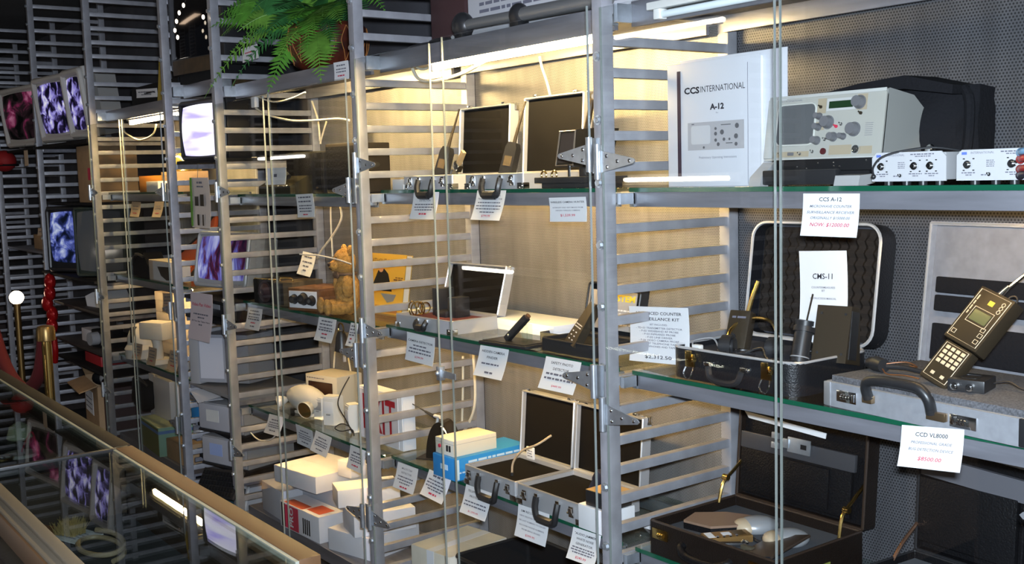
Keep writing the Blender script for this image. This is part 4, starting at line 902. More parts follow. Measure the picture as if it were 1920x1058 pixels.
# ================================================================== silver case bay, lower shelf
silver_case('silver edged case with black lid lining, open beside the blue carton on the lower shelf', -.630, .036, S3, .262, .215, .058, .205, 5, lugs=(-.10, .10), hw=.095, drop=.058)
silver_case('silver edged case, open on the lower shelf beside the stacked black and white boxes', -.345, .036, S3, .290, .215, .058, .205, 5, lugs=(-.105, .105), hw=.095, drop=.058)
t = thing('earphone_cord', 'tan twisted cord rising from the lower left silver case', 'cord', (0, 0, 0)); part('cord', t, mat('tan_cord', (.32, .24, .15), .5), lambda b: b.tube([(-.60, .10, S3+.05), (-.605, .11, S3+.085), (-.585, .13, S3+.12), (-.55, .16, S3+.14), (-.53, .2, S3+.165)], .0035, 6, 5)); part('plug', t, BLACKP, lambda b: b.cyl((-.60, .10, S3+.046), (-.60, .10, S3+.056), .005, n=10))
t = thing('card_packet', 'small white packet stuck upright in the lower left silver case lid', 'packet', (-.665, .225, S3+.062), 0); part('packet', t, PAPER, lambda b: b.box(-.018, .018, -.006, .0, 0, .038, .001)); part('print', t, INKG, lambda b: [greek(b, UPRIGHT(0, -.0064, 0), -.012, .012, .010+i*.008, .003, random.Random(i)) for i in range(3)])
t = thing('leather_pouch', 'dark blue black pouch standing in the lower right silver case', 'pouch', (-.255, .12, S3+.046), 0); t.rotation_euler = (R(-10), R(24), 0)
part('pouch', t, mat('navy_black', (.015, .017, .035), .5), lambda b: b.box(-.022, .022, -.012, .012, 0, .085, .006)); part('flap', t, mat('navy_black', (.015, .017, .035), .5), lambda b: b.box(-.023, .023, -.014, .013, .055, .088, .005))
BLUE = mat('bright_blue_card', (.03, .26, .62), .45)
t = thing('blue_carton', 'bright blue carton under the white box device, left end of silver cases', 'box', (-.852, .020, S3), R(2))
part('body', t, BLUE, lambda b: b.box(-.062, .062, 0, .29, 0, .070, .0015)); part('flap', t, BLUE, lambda b: b.box(-.061, .061, .001, .289, .070, .0715))
part('print', t, mat('pale_blue_print', (.55, .72, .85), .6), lambda b: (greek(b, XT((.0625, 0, 0), (0, 1, 0), (0, 0, 1)), .05, .26, .055, .007, random.Random(2)), greek(b, XT((.0625, 0, 0), (0, 1, 0), (0, 0, 1)), .01, .24, .025, .005, random.Random(8)), b.box(.0622, .0626, 0, .014, .004, .068), b.box(-.02, .02, -.0005, 0, .028, .045)))
t = thing('alarm_unit', 'cream white box device with red button lying on the blue carton', 'device', (-.862, .030, S3+.0715), R(2))
part('case', t, mat('cream_enamel', (.72, .66, .54), .5), lambda b: b.box(-.050, .050, 0, .17, 0, .052, .002)); part('seam', t, GREYP, lambda b: b.box(-.0503, .0503, -.0003, .1703, .038, .039))
part('red_button', t, REDINK, lambda b: b.cyl((-.025, -.004, .026), (-.025, 0, .026), .006, n=12)); part('rocker', t, BLACKP, lambda b: (b.box(.012, .020, -.003, 0, .014, .034, .001), b.box(.026, .034, -.003, 0, .014, .034, .001)))
t = thing('dome_telephone', 'black shiny dome with silver side strip behind the blue carton', 'telephone', (-1.060, .155, S3), R(30))
part('dome', t, mat('gloss_black', (.016, .014, .012), .15), lambda b: b.prism([(.052*math.cos(a) if a else .052, .002+.128*math.sin(a)) for a in [PI*i/18 for i in range(19)]], -.034, .034, 'y')); part('side_strip', t, CHROME, lambda b: b.tube([(.045*math.cos(a), -.0355, .004+.115*math.sin(a)) for a in [PI*(.02+.42*i/8) for i in range(9)]], .003, 6, 0)); part('foot', t, BLACKP, lambda b: b.box(-.085, .07, -.045, .04, 0, .004))
t = thing('boom_microphone', 'thin dark boom with white clip above the black dome', 'microphone', (0, 0, 0))
part('boom', t, BLACKP, lambda b: (b.tube([at_y(727, 735, .18), at_y(770, 756, .16), at_y(800, 773, .15)], .0022, 6, 3), b.cyl(at_y(798, 772, .15), at_y(815, 782, .145), .004, .007, n=10))); part('clip', t, WHITEP, lambda b: (b.cyl(at_y(815, 780, .145), at_y(826, 783, .145), .006, n=10), b.cyl(at_y(822, 780, .145), at_y(818, 800, .150), .005, n=10)))
carton('white_carton', 'plain white carton under the small black box by the nearest ladder', (-.150, .030, S3), .115, .10, .066, WHITE)
t = thing('small_black_box', 'small black box with tan top standing on the plain white carton', 'box', (-.138, .038, S3+.066), R(3))
part('body', t, BLACKP, lambda b: b.box(-.045, .045, 0, .085, 0, .042, .003)); part('tan_lid', t, mat('tan_card_top', (.42, .27, .11), .6), lambda b: b.box(-.044, .044, .001, .084, .042, .0435))
price_tag('small print tag farthest left on the lower rail of silver cases, MULTI TAP DETECTOR', (746, 866), (784, 880), (736, 913), .030, [('t', 'MULTI TAP', .10, .18, 'd', 0, .5), ('t', 'DETECTOR', .10, .34, 'd', 0, .5), G(.72, .045, .50), G(.74, .045, .62), G(.5, .045, .73), G(.35, .06, .88, 'r')], seed=8)
price_tag('tilted tag hung left of the blue carton', (805, 880), (846, 899), (787, 926), .030, [G(.5, .075, .15, 'd'), G(.78, .05, .32), G(.84, .05, .44), G(.84, .05, .56), G(.6, .05, .66), G(.34, .07, .82, 'r')], seed=9)
price_tag('TELEPHONE LINE PROTECTOR tag under the lower left silver case', (874, 908), (922, 925), (861, 960), .030, [('t', 'TELEPHONE LINE', .10, .18, 'k', 0, .74), ('t', 'PROTECTOR', .10, .35, 'k', 0, .55), G(.82, .045, .54), G(.84, .045, .66), ('t', '$1,299.99', .09, .86, 'r', 0, .38)], seed=10)
price_tag('SIM RECOVERY PRO tag under the lower right silver case', (972, 945), (1030, 965), (964, 1004), .030, [('t', 'SIM RECOVERY PRO', .09, .17, 'k', 0, .78), ('t', 'VIEW DELETED SIM MESSAGES', .065, .32, 'd', 0, .86), ('t', 'SEE LAST NUMBERS TO DIALED', .065, .46, 'd', 0, .86), ('t', 'RECOVER PHONE NUMBERS', .065, .60, 'd', 0, .80), ('t', 'FROM BEING ERASED', .065, .72, 'd', 0, .60), ('t', '$399.95', .09, .87, 'r', 0, .30)], seed=11)
price_tag('AUDIO JAMMER WHITE NOISE GENERATOR tag below the small black box', (1075, 988), (1127, 1005), (1061, 1046), .030, [('t', '"AUDIO JAMMER"', .10, .16, 'k', 0, .80), ('t', 'WHITE NOISE', .10, .31, 'k', 0, .62), ('t', 'GENERATOR', .10, .46, 'k', 0, .60), G(.78, .04, .58), G(.84, .04, .66), G(.7, .04, .74), ('t', '$249.99', .11, .88, 'r', 0, .38)], seed=12)
# cords on the rear posts of this bay
CORD = mat('cream_cord', (.74, .68, .54), .5)
for i, (pp, lb) in enumerate((([(938, 96), (900, 120), (860, 140), (815, 152), (785, 148), (772, 125)], 'thick white lamp cord looping under the silver case bay tube'), ([(772, 118), (790, 130), (812, 124), (835, 122), (855, 108)], 'thin cream cord wriggling along the silver case bay tube'), ([(1012, 106), (1016, 125), (1026, 155), (1033, 185)], 'cream cord hanging on the sheet behind the upper silver cases'))):
    single('lamp_cord', lb, 'cord', CORD, lambda b: b.tube([at_y(x, y, (.10, .09, .36)[i]) for x, y in pp], (.0055, .004, .0045)[i], 8, 6))
single('wall_cord', 'cream cord hanging down beside the rear post behind the wand', 'cord', CORD, lambda b: (b.tube([at_y(x, y, .375) for x, y in ((886, 640), (889, 690), (891, 740), (888, 770), (878, 795), (868, 812))], .005, 8, 5)))
single('wall_cord', 'straight cream cord seen through the rungs left of the zinc latch post', 'cord', CORD, lambda b: b.tube([at_y(x, y, .385) for x, y in ((868, 668), (868, 730), (866, 800))], .0045, 8, 3))
# under the lower shelf
BASEZ = .19
for nm, x0, x1 in (('instrument', 0, BAY-POST), ('silver case', -BAY, -POST), ('teddy bear', -2*BAY, -BAY-POST), ('dome camera', -3.5*BAY, -2.5*BAY-POST)):
    t = thing('base_shelf', 'grey metal bottom shelf of the %s bay' % nm, 'shelf', (0, 0, 0), 0, 'grey metal bottom shelves')
    part('deck', t, STEEL_D, lambda b: b.box(x0+.004, x1-.004, .02, DEEP-.003, BASEZ-.012, BASEZ)); part('front_lip', t, STEEL_D, lambda b: b.box(x0+.004, x1-.004, .014, .020, BASEZ-.05, BASEZ))
carton('open_carton', 'cream carton with folded flap at the bottom of the silver case bay', (-1.02, .06, BASEZ), .20, .26, .165, CREAM, rz=R(8), tape=WHITE)
t = thing('black_bin', 'large dark plastic bin standing at the bottom of the silver case bay', 'bin', (-.66, .06, BASEZ), 0); part('bin', t, BLACKM, lambda b: tray_shell(b, .42, .30, .19, .008, .02)); part('bin_rim', t, BLACKP, lambda b: b.tube([(x, y, .19) for x, y in rr(.42, .30, .02, 5, 0, .15)], .006, 6, 0, True))
# ================================================================== teddy bear bay
B1, B2, B3 = S1-.012, S2-.012, S3-.012
OLIVE = mat('dark_olive_cabinet', (.020, .018, .011), .6, spec=.25)
def cabinet(label, x, y, z, w, d, h, rz=0, m=None):
    t = thing('speaker_cabinet', label, 'cabinet', (x, y, z), rz)
    part('housing', t, m or OLIVE, lambda b: b.box(-w/2, w/2, 0, d, 0, h, .004)); part('front_cloth', t, FABRIC, lambda b: b.box(-w/2+.008, w/2-.008, -.003, 0, .012, h-.010, .001))
    part('badge', t, BRASS, lambda b: b.box(-.012, .012, -.0045, -.003, .018, .024)); return t
cabinet('dark olive cabinet, left of three standing on the upper shelf left of the hinge', -2.06, .16, B1, .235, .15, .165, R(6))
cabinet('black narrow cabinet between two dark olive ones', -1.86, .13, B1, .125, .15, .158, R(-8), BLACKM)
cabinet('tall brownish cabinet, right of three dark ones on the upper shelf', -1.675, .14, B1, .20, .15, .185, R(10), mat('dark_umber_cabinet', (.026, .019, .012), .6))
t = thing('intercom', 'low dark intercom lying before the three dark cabinets', 'intercom', (-2.10, .055, B1), R(4)); part('body', t, OLIVE, lambda b: b.prism([(0, 0), (0, .03), (.08, .07), (.10, .07), (.10, 0)], -.13, .13, 'x')); part('buttons', t, CHROME, lambda b: [b.ball((x, .002, .031), .004, 8, 6) for x in (.03, .075, .10)]); part('handset', t, BLACKP, lambda b: b.tube([(-.10, .05, .056), (-.08, .05, .075), (0, .05, .08), (.03, .05, .066)], .012, 8, 4))
t = thing('wedge_board', 'narrow brown board leaning on the sheet behind the dark cabinets', 'board', (-1.98, .335, B1), 0); t.rotation_euler = (R(-8), 0, 0); part('board', t, WOODD, lambda b: b.prism([(-.035, 0), (.035, 0), (.045, .20), (.02, .29), (-.01, .29)], 0, .012, 'y')); part('edge', t, BROWNDEV, lambda b: b.box(-.034, .034, -.001, 0, 0, .01))
price_tag('square grey card with dark stain on the upper glass left of the intercom', (498, 316), (536, 314), (497, 347), .045, [G(.18, .18, .45, 'd')], name='info_card', cat='card', group=None, seed=13)
price_tag('many lined tag on the upper rail of the teddy bear bay', (554, 365), (586, 363), (558, 408), .030, [G(.72, .06, .14, 'd'), G(.76, .06, .32, 'd'), G(.74, .05, .50), G(.74, .05, .62), G(.7, .05, .74), G(.3, .05, .88, 'r')], seed=14)
# middle shelf
t = thing('wooden_radio', 'brown wooden radio with white dial plate and three black knobs beside the teddy bear', 'radio', (-1.870, .050, B2), R(19))
part('cabinet', t, WOODD, lambda b: b.box(-.085, .085, 0, .19, 0, .088, .004)); pl = part('dial_plate', t, PAPER, lambda b: b.box(-.074, .074, -.004, 0, .012, .078, .001))
for x, z, r in ((-.044, .046, .018), (.006, .048, .023), (.050, .043, .019)): part('knob', pl, BLACKP, lambda b: (b.cyl((x, -.022, z), (x, -.004, z), r*.8, r, n=20), b.cyl((x, -.006, z), (x, -.0035, z), r*1.1, n=20)))
part('knob_cap', pl, CHROME, lambda b: [b.cyl((x, -.0228, z), (x, -.022, z), .008, n=14) for x, z in ((-.044, .046), (.006, .048), (.05, .043))])
t = thing('black_speaker', 'black speaker with dark cone, farthest left on the middle shelf of the bear bay', 'speaker', (-2.240, .055, B2), R(12)); part('box', t, BLACKM, lambda b: b.box(-.08, .08, 0, .15, 0, .100, .004)); part('cone', t, mat('dark_maroon_cone', (.030, .014, .018), .5), lambda b: (b.lathe([(.045, 0), (.040, -.004), (.012, .014), (.010, .010)], 22), None)[0], (0, -.002, .05), (R(90), 0, 0)); part('top_trim', t, BRASS, lambda b: b.box(-.079, .079, .004, .012, .100, .104))
t = thing('bronze_speaker', 'bronze sided square box between black speaker and wooden radio', 'speaker', (-2.075, .060, B2), R(14)); part('box', t, mat('bronze_olive', (.12, .09, .055), .5, .2), lambda b: b.box(-.06, .06, 0, .16, 0, .100, .003)); part('dark_front', t, BLACKP, lambda b: b.box(-.056, .002, -.003, 0, .006, .094, .001)); part('handle', t, BRASS, lambda b: b.tube([(-.04, .02, .10), (-.035, .02, .112), (.035, .02, .112), (.04, .02, .10)], .004, 6, 3))
# the teddy bear: one continuous plush body
def plush(b):
    b.ball((0, 0, .066), (.050, .047, .066), 20, 14)                        # belly
    b.ball((-.004, 0, .112), (.036, .036, .034), 18, 12)                    # chest
    b.ball((-.010, 0, .166), (.043, .046, .042), 20, 14)                    # head
    b.ball((-.050, 0, .155), (.022, .022, .018), 14, 10)                    # muzzle
    for s in (-1, 1):
        b.ball((.002, s*.037, .203), (.011, .017, .017), 12, 9)             # ears
        b.ball((-.050, s*.036, .026), (.052, .022, .022), 16, 10)           # legs
        b.ball((-.096, s*.042, .032), (.015, .020, .026), 14, 10)           # feet
        b.ball((-.020, s*.050, .092), (.022, .017, .036), 14, 10)           # arms
t = thing('teddy_bear', 'golden plush teddy bear sitting beside the wooden radio', 'teddy bear', (-1.640, .125, B2), R(80)); t.scale = (1.0, 1.0, 1.2)
body = part('body', t, mat('golden_plush', (.47, .25, .060), .95, noise=.4, nscale=90, bump=1.0, bscale=350), plush)
rm = body.modifiers.new('join', 'REMESH'); rm.mode = 'VOXEL'; rm.voxel_size = .0035
sm = body.modifiers.new('soft', 'SMOOTH'); sm.iterations = 4
tx = bpy.data.textures.new('plush_tufts', 'CLOUDS'); tx.noise_scale = .012
dm = body.modifiers.new('fur', 'DISPLACE'); dm.texture = tx; dm.strength = .003; dm.mid_level = .4
for s in (-1, 1): part('eye', t, BLACKP, lambda b: b.ball((-.048, s*.018, .178), .0055, 12, 8))
part('nose', t, mat('dark_brown_nose', (.03, .015, .01), .4), lambda b: b.ball((-.071, 0, .160), (.006, .010, .006), 12, 8)); part('mouth', t, mat('dark_brown_nose', (.03, .015, .01), .4), lambda b: b.tube([(-.064, -.011, .145), (-.071, 0, .149), (-.064, .011, .145)], .0016, 6, 4))
part('neck_ribbon', t, mat('brown_ribbon', (.12, .07, .04), .6), lambda b: (b.torus((-.006, 0, .129), .036, .0055, 'z', 24, 8), b.ball((-.044, -.012, .126), (.009, .015, .011), 10, 8), b.ball((-.044, .014, .126), (.009, .015, .011), 10, 8)))
t = thing('paperback', 'yellow paperback with black jacketed figure, OUT A DOUBT on its cover, behind the rungs', 'book', (-1.570, .225, B2), R(3)); t.rotation_euler = (R(-9), 0, R(3))
part('pages', t, CREAM, lambda b: b.box(-.130, .128, .002, .026, .002, .222)); cv = part('cover', t, mat('golden_yellow_cover', (.46, .27, .03), .5), lambda b: (b.box(-.132, .130, -.001, .002, 0, .225), b.box(-.132, .130, .026, .028, 0, .225), b.box(-.134, -.131, -.001, .028, 0, .225)))
part('title', cv, mat('brown_print', (.10, .045, .01), .7), lambda b: (lettering(b, 'WITHOUT A DOUBT', .028, UPRIGHT(0, -.0014, .195), width=.225), greek(b, UPRIGHT(0, -.0014, 0), .07, .12, .138, .004, random.Random(5)), greek(b, UPRIGHT(0, -.0014, 0), .06, .12, .130, .006, random.Random(6))))
part('figure_print', cv, [BLACKM, mat('skin_print', (.50, .26, .15), .7), mat('slate_print', (.12, .14, .19), .6), mat('brown_block', (.25, .10, .03), .7)], lambda b: (b.prism([(-.09, .085), (.055, .085), (.02, .150), (-.01, .168), (-.05, .160)], -.0016, -.0012, 'y'), setattr(b, 'mi', 1), b.prism(rr(.03, .035, .012, 4, -.030, .172), -.0019, -.0013, 'y'), setattr(b, 'mi', 2), b.prism([(-.02, .075), (.085, .075), (.07, .05), (.03, .042)], -.0018, -.0012, 'y'), setattr(b, 'mi', 3), b.box(-.05, .10, -.0017, -.0012, .006, .030)))
carton('flat_carton', 'cream flat carton lying beside the yellow paperback', (-1.33, .23, B2), .12, .15, .040, CREAM)
price_tag('wire hung card above the wooden radio', (568, 471), (593, 477), (556, 513), .16, [G(.6, .06, .2, 'd'), G(.7, .06, .42), G(.5, .06, .6), G(.3, .06, .78)], name='info_card', cat='card', group=None, seed=15, ymin=.06)
t = thing('spotlight', 'small black clip spotlight hanging below the teddy bear', 'spotlight', tuple(at_y(640, 632, .03)), 0); part('ring', t, BRASS, lambda b: b.torus((0, 0, .03), .020, .003, 'y', 18, 6)); part('shade', t, BLACKP, lambda b: b.lathe([(.012, .02), (.02, .0), (.026, -.05), (.02, -.055)], 18)); part('clip', t, GREYP, lambda b: (b.box(-.045, -.02, -.008, .008, -.045, -.030, .003), b.box(.012, .02, -.006, .006, -.09, -.05, .002)))
for i, (a, c, d, lb) in enumerate((((465, 576), (492, 580), (458, 616), 'brown shaded tag farthest left on the middle rail, below the speakers'), ((598, 594), (631, 600), (588, 637), 'dense print tag on the middle rail below the wooden radio'), ((658, 605), (672, 607), (647, 648), 'partly hidden tag below the teddy bear, at the ladder'))):
    price_tag(lb, a, c, d, .030, [G(.6, .06, .14, 'd'), G(.74, .06, .28, 'd'), G(.74, .05, .42), G(.76, .06, .52, 'd'), G(.3, .06, .68, 'r'), G(.3, .06, .84, 'd')], seed=16+i)
# lower shelf
CRW = mat('warm_white_plastic', (.72, .69, .62), .45)
t = thing('emergency_light', 'white ribbed egg shaped emergency light with two chrome lamps', 'light', (-2.075, .145, B3), R(4))
def egg(b):
    vs = []; n, m = 30, 22
    for i in range(m+1):
        u = i/m; x = -.165+.330*u; r = .058*math.sin(PI*min(max(u, .001), .999))**.62*(1-.25*max(0, u-.45))*(1+.012*math.cos(u*60))
        vs += [(x, r*.85*math.cos(2*PI*j/n), .062+r*math.sin(2*PI*j/n)) for j in range(n)]
    b._add(vs, [(i*n+j, i*n+(j+1) % n, (i+1)*n+(j+1) % n, (i+1)*n+j) for i in range(m) for j in range(n)])
part('body', t, CRW, egg); part('foot', t, CRW, lambda b: b.box(-.06, .07, -.03, .03, 0, .012, .004))
for x, y, r, lb in ((-.185, -.040, .026, 0), (.095, -.070, .036, 1)):
    lp = part('lamp_shell', t, CRW, lambda b: b.lathe([(.008, .045), (r*.7, .03), (r, .0), (r*.96, -.002), (r*.8, .012), (.004, .014)], 20), (x, y, r+.004), (R(-78), 0, R(-30+50*lb)))
    part('reflector', lp, mat('amber_reflector', (.65, .38, .12), .18, .9) if lb else CHROME, lambda b: b.lathe([(r*.93, .0005), (r*.6, .010), (.003, .013)], 20))
t = thing('box_monitor', 'cream box monitor with dark brown screen on the lower shelf behind the motion sensors', 'monitor', (-2.085, .215, B3), R(14))
part('housing', t, mat('cream_plastic', (.66, .60, .48), .5), lambda b: (b.box(-.098, .098, .004, .14, 0, .150, .004), b.box(-.098, .098, 0, .012, 0, .150, .003))); part('screen', t, mat('dark_red_brown_glass', (.045, .018, .010), .15), lambda b: b.box(-.078, .070, -.003, .001, .040, .122, .004)); part('print', t, INKG, lambda b: (greek(b, UPRIGHT(0, -.0005, 0), -.09, .02, .136, .004, random.Random(3))))
def pir(label, x, y, w, h, rz, win=True, d=.045):
    t = thing('motion_sensor', label, 'sensor', (x, y, B3), rz, None)
    part('shell', t, WHITEP, lambda b: b.prism([(-w*.5, d), (-w*.5, d*.35), (-w*.36, 0), (w*.36, 0), (w*.5, d*.35), (w*.5, d)], .0, h, 'z'))
    part('top_cap', t, WHITEP, lambda b: b.prism([(-w*.48, d*.95), (-w*.48, d*.4), (-w*.34, .004), (w*.34, .004), (w*.48, d*.4), (w*.48, d*.95)], h, h+.005))
    part('lens', t, mat('sensor_window', (.34, .34, .35), .4) if win else WHITE, lambda b: b.box(-w*.34, w*.34, -.0015, .001, h*.45, h*.86, .001)); part('indicator', t, GREYP, lambda b: b.box(-w*.14, w*.14, -.003, 0, h*.36, h*.42, .001)); return t
pir('white motion sensor with grey window, beside the egg shaped light', -1.955, .130, .070, .082, R(10))
pir('tall white motion sensor, middle of three, with clip mark', -1.825, .112, .068, .108, R(26), False, .055)
pir('smooth white motion sensor with black cable looped over it', -1.672, .112, .060, .102, R(-10), False, .05)
single('looped_cable', 'black thin cable looped over the smooth white motion sensor', 'cable', BLACKP, lambda b: b.tube([at_y(655, 707, .10)+Vector((0, 0, 0)), at_y(640, 735, .06), at_y(634, 760, .05), at_y(650, 790, .05)] + [Vector(at_y(*p, .05)) for p in ((661, 812), (655, 800), (640, 795), (628, 803), (640, 809), (660, 806), (664, 818))], .0022, 6, 5))
t = thing('exit_sign', 'white EXIT sign with tall red letters seen through the ladder rungs', 'sign', (-1.419, .115, B3), 0)
part('housing', t, WHITE, lambda b: b.box(-.155, .155, 0, .055, 0, .196, .003)); part('face', t, mat('exit_face', (.72, .70, .72), .4), lambda b: b.box(-.148, .130, -.002, 0, .006, .188)); part('letters', t, mat('exit_red', (.42, .015, .03), .5), lambda b: lettering(b, 'EXIT', .185, UPRIGHT(-.008, -.0026, .098), width=.235, bold=.003)); part('end_plate', t, WHITE, lambda b: b.box(.155, .158, .004, .051, .004, .192, .001))
for i, (a, c, d, lb) in enumerate((((505, 776), (533, 783), (494, 811), 'tan shaded tag farthest left on the lower rail under the egg shaped light'), ((554, 795), (585, 808), (557, 831), 'left of the two overlapping tags under the motion sensors'), ((592, 807), (622, 821), (581, 844), 'right of the two overlapping tags under the motion sensors'), ((657, 834), (686, 846), (649, 876), 'tag on the lower rail next to the ladder, above the white cartons'))):
    price_tag(lb, a, c, d, (.030, .030, .022, .030)[i], [G(.5, .06, .25, 'd'), G(.7, .05, .40), G(.74, .05, .52), G(.7, .05, .62), G(.4, .06, .80, 'r' if i == 3 else 'd')], seed=20+i)
single('hanging_cord', 'white cord drooping below the farthest left lower tag', 'cord', WHITEP, lambda b: b.tube([at_y(470, 812, .02), at_y(485, 825, .02), at_y(505, 826, .02), at_y(518, 815, .02)], .003, 6, 4))
# cartons stacked below
WC = mat('white_carton_card', (.74, .73, .76), .6, noise=.06, nscale=12)
carton('white_carton', 'long low white carton at left on top of the pile, under the glass shelf', (-2.010, .040, .358), .300, .26, .068, WC, rz=R(8))
carton('white_carton', 'broad white carton laid askew on top of the pile by the ladder', (-1.695, .060, .358), .125, .24, .068, WC, rz=R(-18))
carton('small_cube_carton', 'small cube shaped white carton topmost of the pile', (-1.785, .150, .427), .085, .075, .062, WC, rz=R(10))
carton('white_carton', 'white carton under the askew broad one', (-1.585, .055, .275), .15, .24, .082, WC, rz=R(-12))
carton('white_carton', 'grey shaded carton supporting the long low one', (-1.965, .135, BASEZ), .33, .22, .167, mat('grey_carton_card', (.50, .50, .54), .6), rz=R(4))
carton('white_carton', 'plain white carton with tan top low in the pile beside the hinge', (-1.575, .050, BASEZ), .24, .25, .084, WC, rz=R(14))
t = carton('red_panel_carton', 'white carton with red PRO panel and black stripes low in the pile', (-1.925, .012, BASEZ), .32, .115, .105, WC, rz=R(3))
part('red_panel', t, REDINK, lambda b: b.box(-.115, -.005, -.0008, 0, .004, .100)); part('black_panel', t, BLACKM, lambda b: (b.box(-.145, -.115, -.0008, 0, .004, .102), [b.box(.03+i*.016, .039+i*.016, -.0008, 0, .012, .075) for i in range(4)]))
part('lettering', t, PAPER, lambda b: lettering(b, 'PRO', .040, XT((-.06, -.0012, .055), (0, 0, 1), (-1, 0, 0)), width=.08, bold=.001)); part('red_top', t, mat('orange_red_print', (.55, .10, .04), .6), lambda b: (b.box(-.13, .02, .004, .05, .1053, .1058), b.box(.03, .13, .02, .09, .1053, .1058)))
carton('white_carton', 'plain pale carton left of the red panel one', (-2.235, .035, BASEZ), .22, .14, .125, mat('grey_carton_card', (.50, .50, .54), .6), rz=R(-3))
# lamp cords
single('lamp_cord', 'cream cord strung across the teddy bear bay from the tube end', 'cord', CORD, lambda b: b.tube([at_y(x, y, .09) for x, y in ((480, 203), (500, 215), (545, 226), (590, 226), (632, 223), (655, 226))], .0042, 8, 5))
single('lamp_cord', 'thin cream cord sagging along the teddy bear bay tube', 'cord', CORD, lambda b: b.tube([at_y(x, y, .09) for x, y in ((480, 180), (512, 191), (545, 185), (572, 173))], .0032, 8, 5))
t = thing('tube_connector', 'white plug connector at the left end of the teddy bear bay tube', 'connector', (0, 0, 0)); part('plug', t, WHITE, lambda b: b.box(at_y(474, 184, .085).x, at_y(481, 184, .085).x, .075, .095, at_y(477, 202, .085).z, at_y(477, 182, .085).z, .004)); part('lead', t, CORD, lambda b: b.tube([at_y(478, 182, .085), at_y(488, 179, .085), at_y(500, 178, .085)], .003, 6, 3))
single('wall_cord', 'forked cream cord down the rear post above the dark cabinets', 'cord', CORD, lambda b: (b.tube([at_y(x, y, .375) for x, y in ((585, 190), (596, 225), (600, 265))], .0045, 8, 4), b.tube([at_y(x, y, .375) for x, y in ((612, 228), (602, 262), (601, 270))], .004, 8, 4)))
single('wall_cord', 'cream cord from the upper shelf down behind the teddy bear head', 'cord', CORD, lambda b: (b.tube([at_y(x, y, .37) for x, y in ((638, 388), (640, 410), (625, 440), (604, 468), (595, 485))], .005, 8, 5), b.tube([at_y(x, y, .37) for x, y in ((620, 388), (621, 430), (626, 520))], .004, 8, 3)))
single('power_lead', 'white lead running from the card across the teddy bear head', 'lead', WHITEP, lambda b: b.tube([at_y(x, y, .05) for x, y in ((562, 477), (595, 479), (630, 486), (658, 495))], .003, 6, 4))
single('wall_cord', 'two cream cords dropping beside the cream box monitor', 'cord', CORD, lambda b: (b.tube([at_y(x, y, .36) for x, y in ((628, 660), (626, 690))], .004, 6, 2), b.tube([at_y(x, y, .36) for x, y in ((653, 671), (660, 710), (665, 745), (672, 775))], .004, 6, 4)))

# ================================================================== narrow television bay
def crt(label, cat, x, y, z, w, d, h, rz, shell, scr, tilt=0, bez=.022, name='television', chin=.03, back=.62):
    t = thing(name, label, cat, (x, y, z), rz); t.rotation_euler = (R(tilt), 0, rz)
    part('housing', t, shell, lambda b: (b.box(-w/2, w/2, 0, d*.38, 0, h, .008), b.prism([(-w/2+.01, d*.38), (w/2-.01, d*.38), (w/2*back, d), (-w/2*back, d)], .012, h-.015)))
    def sc(b):
        n = 10; W_, H_ = w/2-bez, (h-bez-chin)/2; cz = chin+H_; vs = []
        for i in range(n+1):
            for k in range(n+1):
                u, v = -1+2*i/n, -1+2*k/n; e = (1-.06*v*v, 1-.06*u*u)
                vs.append((u*W_*e[0], -.0015-.012*max(0, 1-u*u*.5-v*v*.5), cz+v*H_*e[1]))
        b._add(vs, [(i*(n+1)+k, (i+1)*(n+1)+k, (i+1)*(n+1)+k+1, i*(n+1)+k+1) for i in range(n) for k in range(n)])
        m = len(vs)
    part('screen', t, scr, lambda b: sc(b))
    part('bezel', t, shell, lambda b: b.tube([(xx, -.004, zz) for xx, zz in rr(w-bez, h-bez*.9, .02, 4, 0, h/2)], bez*.42, 8, 0, True))
    part('controls', t, GREYP, lambda b: [b.box(w/2-bez-.09+i*.018, w/2-bez-.08+i*.018, -.008, 0, chin*.3, chin*.62, .001) for i in range(4)])
    return t
def wall_shelf(label, x0, x1, z, y1=DEEP, m=None, y0=.0):
    t = thing('bracket_shelf', label, 'shelf', (0, 0, 0), 0); part('board', t, m or BLACKM, lambda b: b.box(x0+.004, x1-.004, y0, y1-.004, z-.016, z, .002))
    for xx in (x0+.004, x1-.014): part('bracket', t, STEEL_D, lambda b: b.box(xx, xx+.010, .005, y1-.03, z-.036, z-.016))
    return t
NX0, NX1 = -2.5*BAY, -2*BAY-POST
wall_shelf('black shelf carrying the glowing white television', NX0, NX1, 1.700)
crt('small black television with glowing white screen', 'television', -2.800, .045, 1.700, .44, .30, .272, R(6), BLACKP, screen_mat('white_glow_picture', [(.42, .36, .95), (.80, .78, 1.0), (.97, .97, 1.0)], 2.2, 1.5, (1, 1, 6), 2.0), chin=.018)
price_tag('tall green edged leaflet with small pictures hung below the glowing television', (357, 333), (390, 333), (361, 426), .0, [G(.35, .04, .10, 'd'), G(.4, .03, .18, 'd')], name='leaflet', cat='leaflet', group=None, m=mat('tan_paper', (.60, .52, .46), .7), ymin=-.03)
lf = [o for o in bpy.data.objects if o.name == 'leaflet'][0]
part('string', lf, BLACKP, lambda b: b.cyl((.09, -.004, 0), (.09, 1.6835-lf.matrix_world.translation.z, -.003), .0012, n=6))
part('green_edge', lf, mat('leaf_green', (.10, .28, .02), .6), lambda b: b.box(.000, .022, -.220, -.001, .0036, .0046))
part('pictures', lf, BROWNDEV, lambda b: [b.box(x, x+w, -y-h, -y, .0036, .0048) for x, y, w, h in ((.055, .085, .042, .042), (.120, .075, .042, .052), (.078, .165, .022, .050), (.140, .165, .014, .050))])
